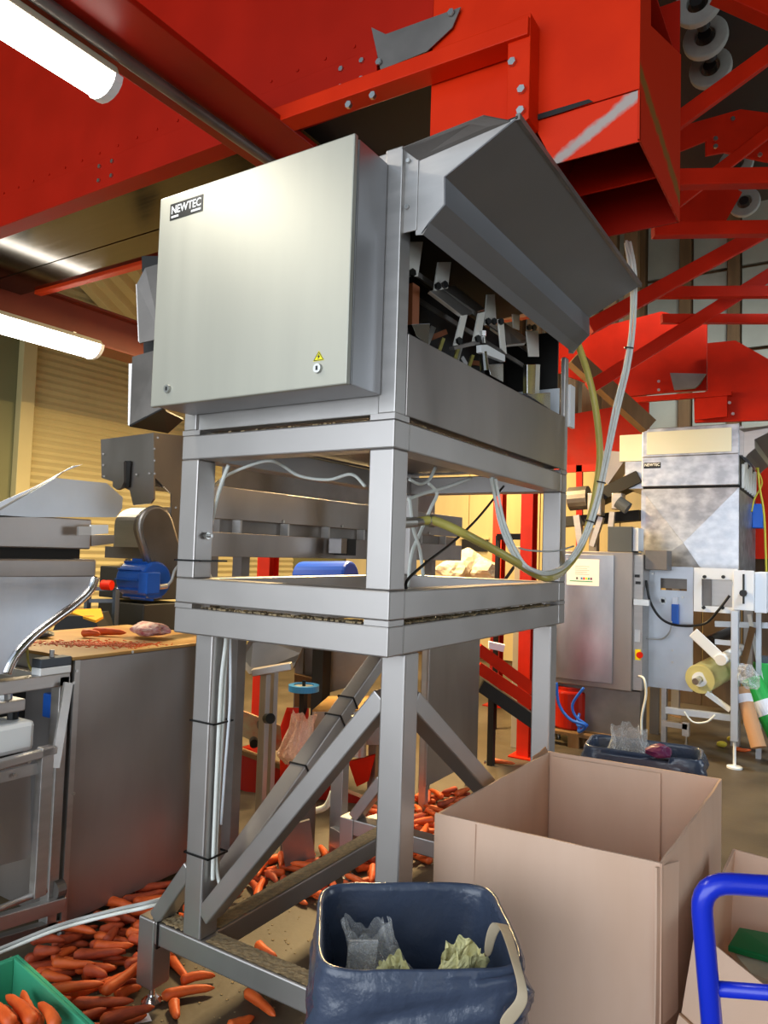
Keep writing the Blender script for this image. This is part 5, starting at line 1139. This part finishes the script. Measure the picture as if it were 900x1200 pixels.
# ================================================================ BEHIND THE FRAME
# trough conveyor seen through the front opening
cvx = thing('trough_conveyor', 'steel trough conveyor running behind the left side of the open frame', 'conveyor', (-1.4, 1.7, 1.5))
za, zb, zc, zd = 1.954, 1.809, 1.749, 1.64
box(-1.26, -1.25, .48, 3.0, zb, za).build('upper_side', 'steel_sheet', cvx, bevel=.002)
box(-1.34, -1.30, .62, 3.0, zc, zb).build('slide_rail', 'steel_dark', cvx)
box(-1.27, -1.25, .48, 3.0, zd, zc).build('lower_side', 'steel_sheet', cvx, bevel=.002)
box(-1.62, -1.34, .95, 3.0, zd, zc).build('bed', 'steel_dark', cvx)
box(-1.5, -1.48, .82, 3.0, zc, za + .22).build('rear_guard', 'steel_dark', cvx)
for i in range(7): box(-1.30, -1.25, .7 + i * .34, .712 + i * .34, zc, zb).build('rib', 'steel', cvx)
bolts(cvx, [(-1.25, .5 + .5 * i, zb + .01) for i in range(5)], (1, 0, 0), .009, .006)
box(-1.24, -1.15, 1.42, 1.50, zd + .02, zc + .0).build('sensor_block', 'black', cvx); box(-1.20, -1.12, 1.32, 1.37, zd + .03, zc - .0).build('sensor', 'chrome', cvx)
for y in (.92, 2.9):
    box(-1.5, -1.44, y, y + .06, 0, zd).build('leg', 'steel_dark', cvx)

def red_post(label, px0, px1, y_, z1, P_, w=.12):
    x, y = P_[0], P_[1]
    t = thing('red_post', label, 'post', (x, y, 0), 'red steel posts')
    box(x - w / 2, x + w / 2, y - .008, y, .01, z1).build('front_face', 'orange_red', t); box(x - .006, x + .006, y, y + w, .01, z1).build('web', 'red', t); box(x - w / 2, x + w / 2, y + w, y + w + .008, .01, z1).build('rear_face', 'red', t)
    box(x - w, x + w, y - .06, y + w + .06, 0, .012).build('base_plate', 'red', t)
M['orange_red'] = material('vivid_red_post_paint', '#dd2a05', .45, 0, var=.15, scale=6)
red_post('red steel post standing just beyond the far right leg', 0, 0, 0, 3.3, (-1.195, 4.13, 0.0), .105)
red_post('thin red post behind the loop of white cables', 0, 0, 0, 3.3, (-2.242, 5.92, 0.261), .11)
red_post('red post behind the steel post pair under the stand', 0, 0, 0, 3.3, (-2.713, 2.535, 0.328), .10)

# big steel side panel beyond the stand at right
sp = thing('steel_partition', 'large upright steel sheet panel beyond the front leg, seen below the frame', 'panel', (-1.7, 2.8, 0))
sx = -1.19
box(sx - .02, sx, 2.444, 3.225, .18, 1.42).build('sheet', 'steel_sheet', sp, bevel=.003)
for y in (2.444 + .03, 3.225 - .06): box(sx - .07, sx - .02, y, y + .04, 0, 1.42).build('leg', 'steel', sp)
bolts(sp, [(-1.206, 2.516, 0.2), (-1.067, 3.08, 0.22)], (1, 0, 0), .012, .008)

# red incline conveyor behind
rc = thing('red_conveyor', 'red-sided incline belt conveyor behind the stand, sloping across the floor', 'conveyor', (-2.6, 3.6, 0))
MB().beam((-2.687, 2.066, 0.5), (-2.097, 2.212, 0.352), .02, .17).build('upper_guard', 'sack_red', rc)
MB().beam((-2.677, 2.025, 0.318), (-2.041, 2.2, 0.175), .05, .03).build('side_rail', 'wood', rc)
MB().beam((-2.677, 2.033, 0.198), (-1.671, 2.392, -0.084), .06, .25).build('side_plate', 'red_beam', rc)
MB().beam((-2.715, 2.08, 0.019), (-1.728, 2.488, -0.295), .2, .10).build('belt', 'dark', rc)
for P_ in ((-2.334, 2.061, 0.366), (-2.289, 2.081, 0.485)): MB().cyl(P_, V3(P_) + Vector((.06, -.06, 0)), .03, n=12).build('knob', 'black', rc)
MB().beam((-1.768, 2.329, -0.059), (-1.768, 2.329, .0), .06, .06).build('leg', 'dark', rc)
# red tray with film rubbish
rt = thing('red_tray', 'red sloping tray holding crumpled film behind the rear brace', 'tray', (-1.905, 1.976, 0.387))
MB().sheet([(-2.11, 2.075, 0.501), (-2.14, 2.168, 0.601), (-2.012, 2.25, 0.6), (-1.955, 2.181, 0.392), (-2.031, 2.016, 0.358)], .02).build('back_plate', 'red', rt)
MB().sheet([(-2.017, 1.963, 0.398), (-1.857, 2.061, 0.46), (-1.845, 2.022, 0.252), (-1.985, 1.936, 0.22)], .02).build('front_plate', 'red', rt)
MB().beam((-1.974, 2.061, 0.219), (-1.974, 2.061, 0), .08, .08).build('stem', 'red_beam', rt)
film_bag('pinkish crumpled film lying in the red tray', (-1.859, 1.914, 0.328), .13, .30, 'film_pink', 81, (.06, 0), .7)
# steel post pair with cap bar
pp2 = thing('steel_stand', 'narrow steel post pair with a cap bar, under the stand at left', 'stand', (-1.775, 1.612, -0.035))
for px0, P_ in ((0, (-1.793, 1.539, 0.894)), (1, (-1.821, 1.641, 0.877))):
    box(P_[0] - .026, P_[0] + .026, P_[1] - .02, P_[1] + .02, 0, 0.945).build('post', 'steel_tube', pp2, bevel=.004)
MB().beam((-1.856, 1.495, 0.952), (-1.66, 1.616, 0.999), .07, .04).build('cap_bar', 'steel_tube', pp2, bevel=.004)
MB().cyl((-1.751, 1.519, 0.695), (-1.701, 1.491, 0.707), .03, n=14).build('clamp_knob', 'black', pp2)
# hopper sheet above and wheel
sk = thing('dull_hopper', 'dull steel hopper sheets hanging behind the lower rail', 'hopper', (-2.387, 2.587, 0.875))
MB().sheet([(-2.638, 2.19, 0.878), (-2.543, 2.239, 1.049), (-2.207, 2.451, 1.061), (-2.186, 2.353, 0.95), (-2.228, 2.334, 0.845), (-2.496, 2.168, 0.787)], .02).build('left_sheet', 'steel_dark', sk)
MB().sheet([(-2.439, 2.662, 1.024), (-1.951, 2.97, 1.042), (-2.036, 2.941, 0.679), (-2.313, 2.772, 0.571), (-2.451, 2.674, 0.73)], .02).build('right_sheet', 'steel_dark', sk)
MB().sheet([(-2.415, 2.578, 0.746), (-2.203, 2.716, 0.689), (-2.203, 2.729, 0.483), (-2.416, 2.593, 0.501)], .05).build('lower_box', 'wood', sk)
MB().box(-2.451 - .04, -2.451 + .04, 2.674, 2.674 + .08, 0, 1.024).build('post', 'steel_dark', sk)
wd = thing('blue_rimmed_disc', 'light blue rimmed pale disc lying flat behind the rear brace', 'disc', (-2.041, 2.223, 0.727))
wc = V3((-2.041, 2.222, 0.739)); MB().ring(wc - Vector((0, 0, .02)), wc + Vector((0, 0, .02)), .105, .07, 30).build('rim', 'blue_disc', wd)
MB().cyl(wc - Vector((0, 0, .012)), wc + Vector((0, 0, .012)), .07, n=30).build('plate', 'sack', wd); MB().cyl(wc, wc + Vector((0, 0, .05)), .012, n=10).build('pin', 'black', wd)
MB().beam(wc - Vector((0, 0, .02)), (wc.x, wc.y, 0), .04, .04).build('stem', 'dark', wd)
# steel bench box right of it
sbx = thing('steel_bench', 'low steel bench box with tan top seen between the two braces', 'bench', (-1.8, 2.395, 0))
b0 = V3((-1.93, 2.183, 0.599)); b1 = V3((-1.542, 2.427, 0.614))
MB().prism([tuple(b0 + Vector((0, 0, -.22))), tuple(b1 + Vector((0, 0, -.22))), tuple(b1 + Vector((-.2, .45, -.22))), tuple(b0 + Vector((-.2, .45, -.22)))], (0, 0, .22)).build('body', 'steel_sheet', sbx)
MB().prism([tuple(b0), tuple(b1), tuple(b1 + Vector((-.2, .45, 0))), tuple(b0 + Vector((-.2, .45, 0)))], (0, 0, .012)).build('top', 'tan_top', sbx)
for b in (b0.lerp(b1, .1), b0.lerp(b1, .9)): MB().beam(b + Vector((-.05, .1, -.22)), (b.x - .05, b.y + .1, 0), .06, .06).build('leg', 'steel_tube', sbx)
MB().cyl(b0.lerp(b1, .75) + Vector((0, -.05, -.02)), b0.lerp(b1, .75) + Vector((0, -.05, -.28)), .055, n=18).build('cylinder', 'steel', sbx)
# lower steel post and floor rail
lpst = thing('floor_bracket', 'short steel post bolted to a floor rail behind the cross beam', 'bracket', (-1.254, 1.582, 0))
P_ = V3((-1.253, 1.567, 0.26)); box(P_.x - .04, P_.x + .04, P_.y - .03, P_.y + .03, 0, 0.564).build('post', 'steel_tube', lpst, bevel=.004)
MB().beam((-1.203, 1.489, 0.136), (-1.097, 1.792, 0.146), .14, .10).build('floor_rail', 'steel', lpst, bevel=.004)
P_ = V3((-1.369, 1.388, 0.062)); box(P_.x - .1, P_.x + .02, P_.y - .05, P_.y + .1, 0, .32).build('side_block', 'steel_dark', lpst, bevel=.004)
MB().beam((-1.331, 1.281, 0.258), (-1.306, 1.31, 0.059), .02, .16).build('face_plate', 'steel_sheet', lpst)
cable('white hose bending behind the front brace', [(-1.558, 1.618, 0.158), (-1.5, 1.653, 0.18), (-1.433, 1.694, 0.212), (-1.399, 1.709, 0.296)], .018, 'cable_white')
cable('thin white cable curving behind the front brace', [(-1.502, 1.529, 0.237), (-1.437, 1.568, 0.268), (-1.397, 1.588, 0.365), (-1.356, 1.606, 0.487), (-1.339, 1.608, 0.607)], .010, 'cable_white')
cable('white cable bowed over the floor rail by the front leg', [(-1.117, 1.422, 0.177), (-1.068, 1.449, 0.236), (-1.012, 1.483, 0.265), (-0.955, 1.519, 0.262)], .008, 'cable_white')
# red cloth-like trough near the leg
MB_ = MB().sheet([(-1.728, 2.333, 0.269), (-1.573, 2.428, 0.321), (-1.612, 2.414, 0.147), (-1.68, 2.374, 0.105)], .03)
tag(MB_.build('red_guard', 'red'), 'small red guard plate behind the front leg', 'guard')
# through the right opening
wbn = thing('work_bench', 'wooden bench carrying off-white sacks by the back wall', 'bench', (-2.426, 5.497, 0))
bp = V3((-2.425, 5.493, 1.369)); box(bp.x - .9, bp.x + .9, bp.y - .4, bp.y + .4, bp.z - .06, bp.z).build('top', 'wood', wbn)
for sxx in (-.8, .8):
    for syy in (-.3, .3): box(bp.x + sxx - .04, bp.x + sxx + .04, bp.y + syy - .04, bp.y + syy + .04, 0, bp.z - .06).build('leg', 'wood', wbn)
for k, (P_, sz) in enumerate((((-2.498, 5.319, 1.517), (.20, .18, .15)), ((-2.385, 5.505, 1.576), (.22, .2, .2)), ((-2.209, 5.502, 1.527), (.2, .18, .15)))):
    crumple('sack', ['left', 'middle, tallest', 'right'][k] + ' off-white crumpled sack on the bench seen through the open frame', 'sack', P_, sz, 'sack', 90 + k, .35)
bk = thing('black_rack', 'black tubular rack beside the thin red post', 'rack', (-1.753, 4.972, 0))
for P_ in ((-1.801, 4.924, 1.612), (-1.595, 5.055, 1.62)): MB().box(P_[0] - .02, P_[0] + .02, P_[1] - .02, P_[1] + .02, 0, 1.883).build('upright', 'black', bk)
MB().beam((-1.808, 4.903, 1.873), (-1.565, 5.056, 1.882), .04, .06).build('top_bar', 'black', bk); MB().beam((-1.795, 4.945, 1.36), (-1.652, 5.02, 1.601), .03, .03).build('diagonal', 'black', bk)
wn = thing('dark_opening', 'dark framed hatch in the ply wall behind the sacks', 'hatch', (-4.008, 9.04, 1.834))
box(-4.219, -3.762, 9.03, 9.06, 1.75, 1.944).build('pane', 'dark', wn); box(-4.245, -3.728, 9.02, 9.06, 1.944, 1.972).build('frame', 'ply', wn)
gpst = box(-1.404, -1.321, 4.38, 4.38 + .1, 0, 1.776)
tag(gpst.build('concrete_post', 'roof_pale', bevel=.005), 'short grey post between the two red posts', 'post')
# red rail conveyor beyond the partition
rc2 = thing('red_rail_conveyor', 'red-railed conveyor descending behind the red post', 'conveyor', (-1.201, 3.72, 0))
MB().beam((-1.372, 3.581, 0.943), (-1.0, 3.837, 0.632), .05, .09).build('upper_rail', 'red', rc2); MB().beam((-1.372, 3.59, 0.794), (-1.0, 3.844, 0.516), .05, .09).build('lower_rail', 'red', rc2)
MB().beam((-1.415, 3.691, 0.655), (-1.037, 3.95, 0.358), .3, .10).build('belt', 'dark', rc2); MB().beam((-1.317, 3.76, 0.555), (-1.317, 3.76, 0), .05, .05).build('leg', 'dark', rc2)
MB().sheet([(-1.462, 3.997, 0.953), (-1.346, 4.073, 0.928), (-1.358, 4.068, 0.87), (-1.462, 4.001, 0.895)], .05).build('pale_bag', 'paper', rc2)
# small things behind the table, through the front opening
bl = thing('blue_cover', 'rounded blue cover behind the trough conveyor', 'cover', (-2.194, 2.672, 1.428))
MB().cyl((-2.437, 2.634, 1.463), (-1.99, 2.679, 1.482), .13, n=24).build('shell', 'blue_bin', bl, bevel=.02); MB().beam((-2.222, 2.657, 1.395), (-2.222, 2.657, 0), .1, .1).build('pedestal', 'dark', bl)
red_post('red post seen below the trough conveyor through the front opening', 0, 0, 0, 3.2, (-3.099, 2.939, 1.27), .10)
ck = thing('crate_stack', 'stack of dark crates behind the blue motor', 'crates', (-4.128, 2.538, 0))
cc = V3((-4.128, 2.538, 1.074))
for i in range(5): box(cc.x - .3, cc.x + .3, cc.y - .22, cc.y + .22, .02 + i * .3, .29 + i * .3).build('crate', 'dark', ck, bevel=.01)
rk = thing('tube_rack', 'dark tubular rack with a yellow sheet behind the tan cabinet top', 'rack', (-4.068, 2.099, 0))
for P_ in ((-4.169, 2.027, 1.239), (-3.973, 2.15, 1.246)): box(P_[0] - .02, P_[0] + .02, P_[1] - .02, P_[1] + .02, 0, 1.327).build('upright', 'grey_box', rk)
MB().beam((-4.186, 2.011, 1.308), (-3.96, 2.153, 1.316), .03, .03).build('shelf_bar', 'grey_box', rk); MB().beam((-4.186, 2.017, 1.21), (-3.961, 2.16, 1.218), .03, .03).build('shelf_bar', 'grey_box', rk)
MB().sheet([(-4.097, 1.841, 1.155), (-3.907, 1.96, 1.169), (-3.718, 1.845, 1.128), (-3.681, 1.752, 1.104), (-4.024, 1.769, 1.143)], .02).build('yellow_sheet', 'amber', rk)
P_ = V3((-3.959, 2.093, 1.346)); MB().cyl(P_, P_ + Vector((-.08, -.03, 0)), .04, n=16).build('red_can', 'red', rk)
bk2 = thing('black_sheet', 'black bulky object under the rack behind the cabinet', 'object', (-3.918, 1.729, 0.97))
MB().sheet([(-4.057, 1.641, 0.965), (-4.012, 1.66, 1.117), (-3.779, 1.807, 1.126), (-3.735, 1.844, 0.977)], .3).build('body', 'dark', bk2); MB().beam((-3.935, 1.778, 0.965), (-3.935, 1.778, 0), .3, .3).build('base', 'dark', bk2)
for k, (px_, d_) in enumerate(((0, 6.3),)):
    tag(MB().cyl((-6.45, 4.241, 1.113), (-6.45, 4.217, 1.505), .16, .03, 10).build('hanging_broom', 'dark'), 'dark broom head hanging against the cream wall', 'broom')

wp = thing('added_partition', 'added brown timber partition behind the second packing line', 'partition', (1.6, 7.7, 0))  # partition added to darken the backdrop and block the back lamp's spill
for i in range(12): box(-.75 + i * .42, -.75 + i * .42 + .41, 7.62, 7.66, 0, 2.55).build('board', 'added_dark_timber', wp, bevel=.004)
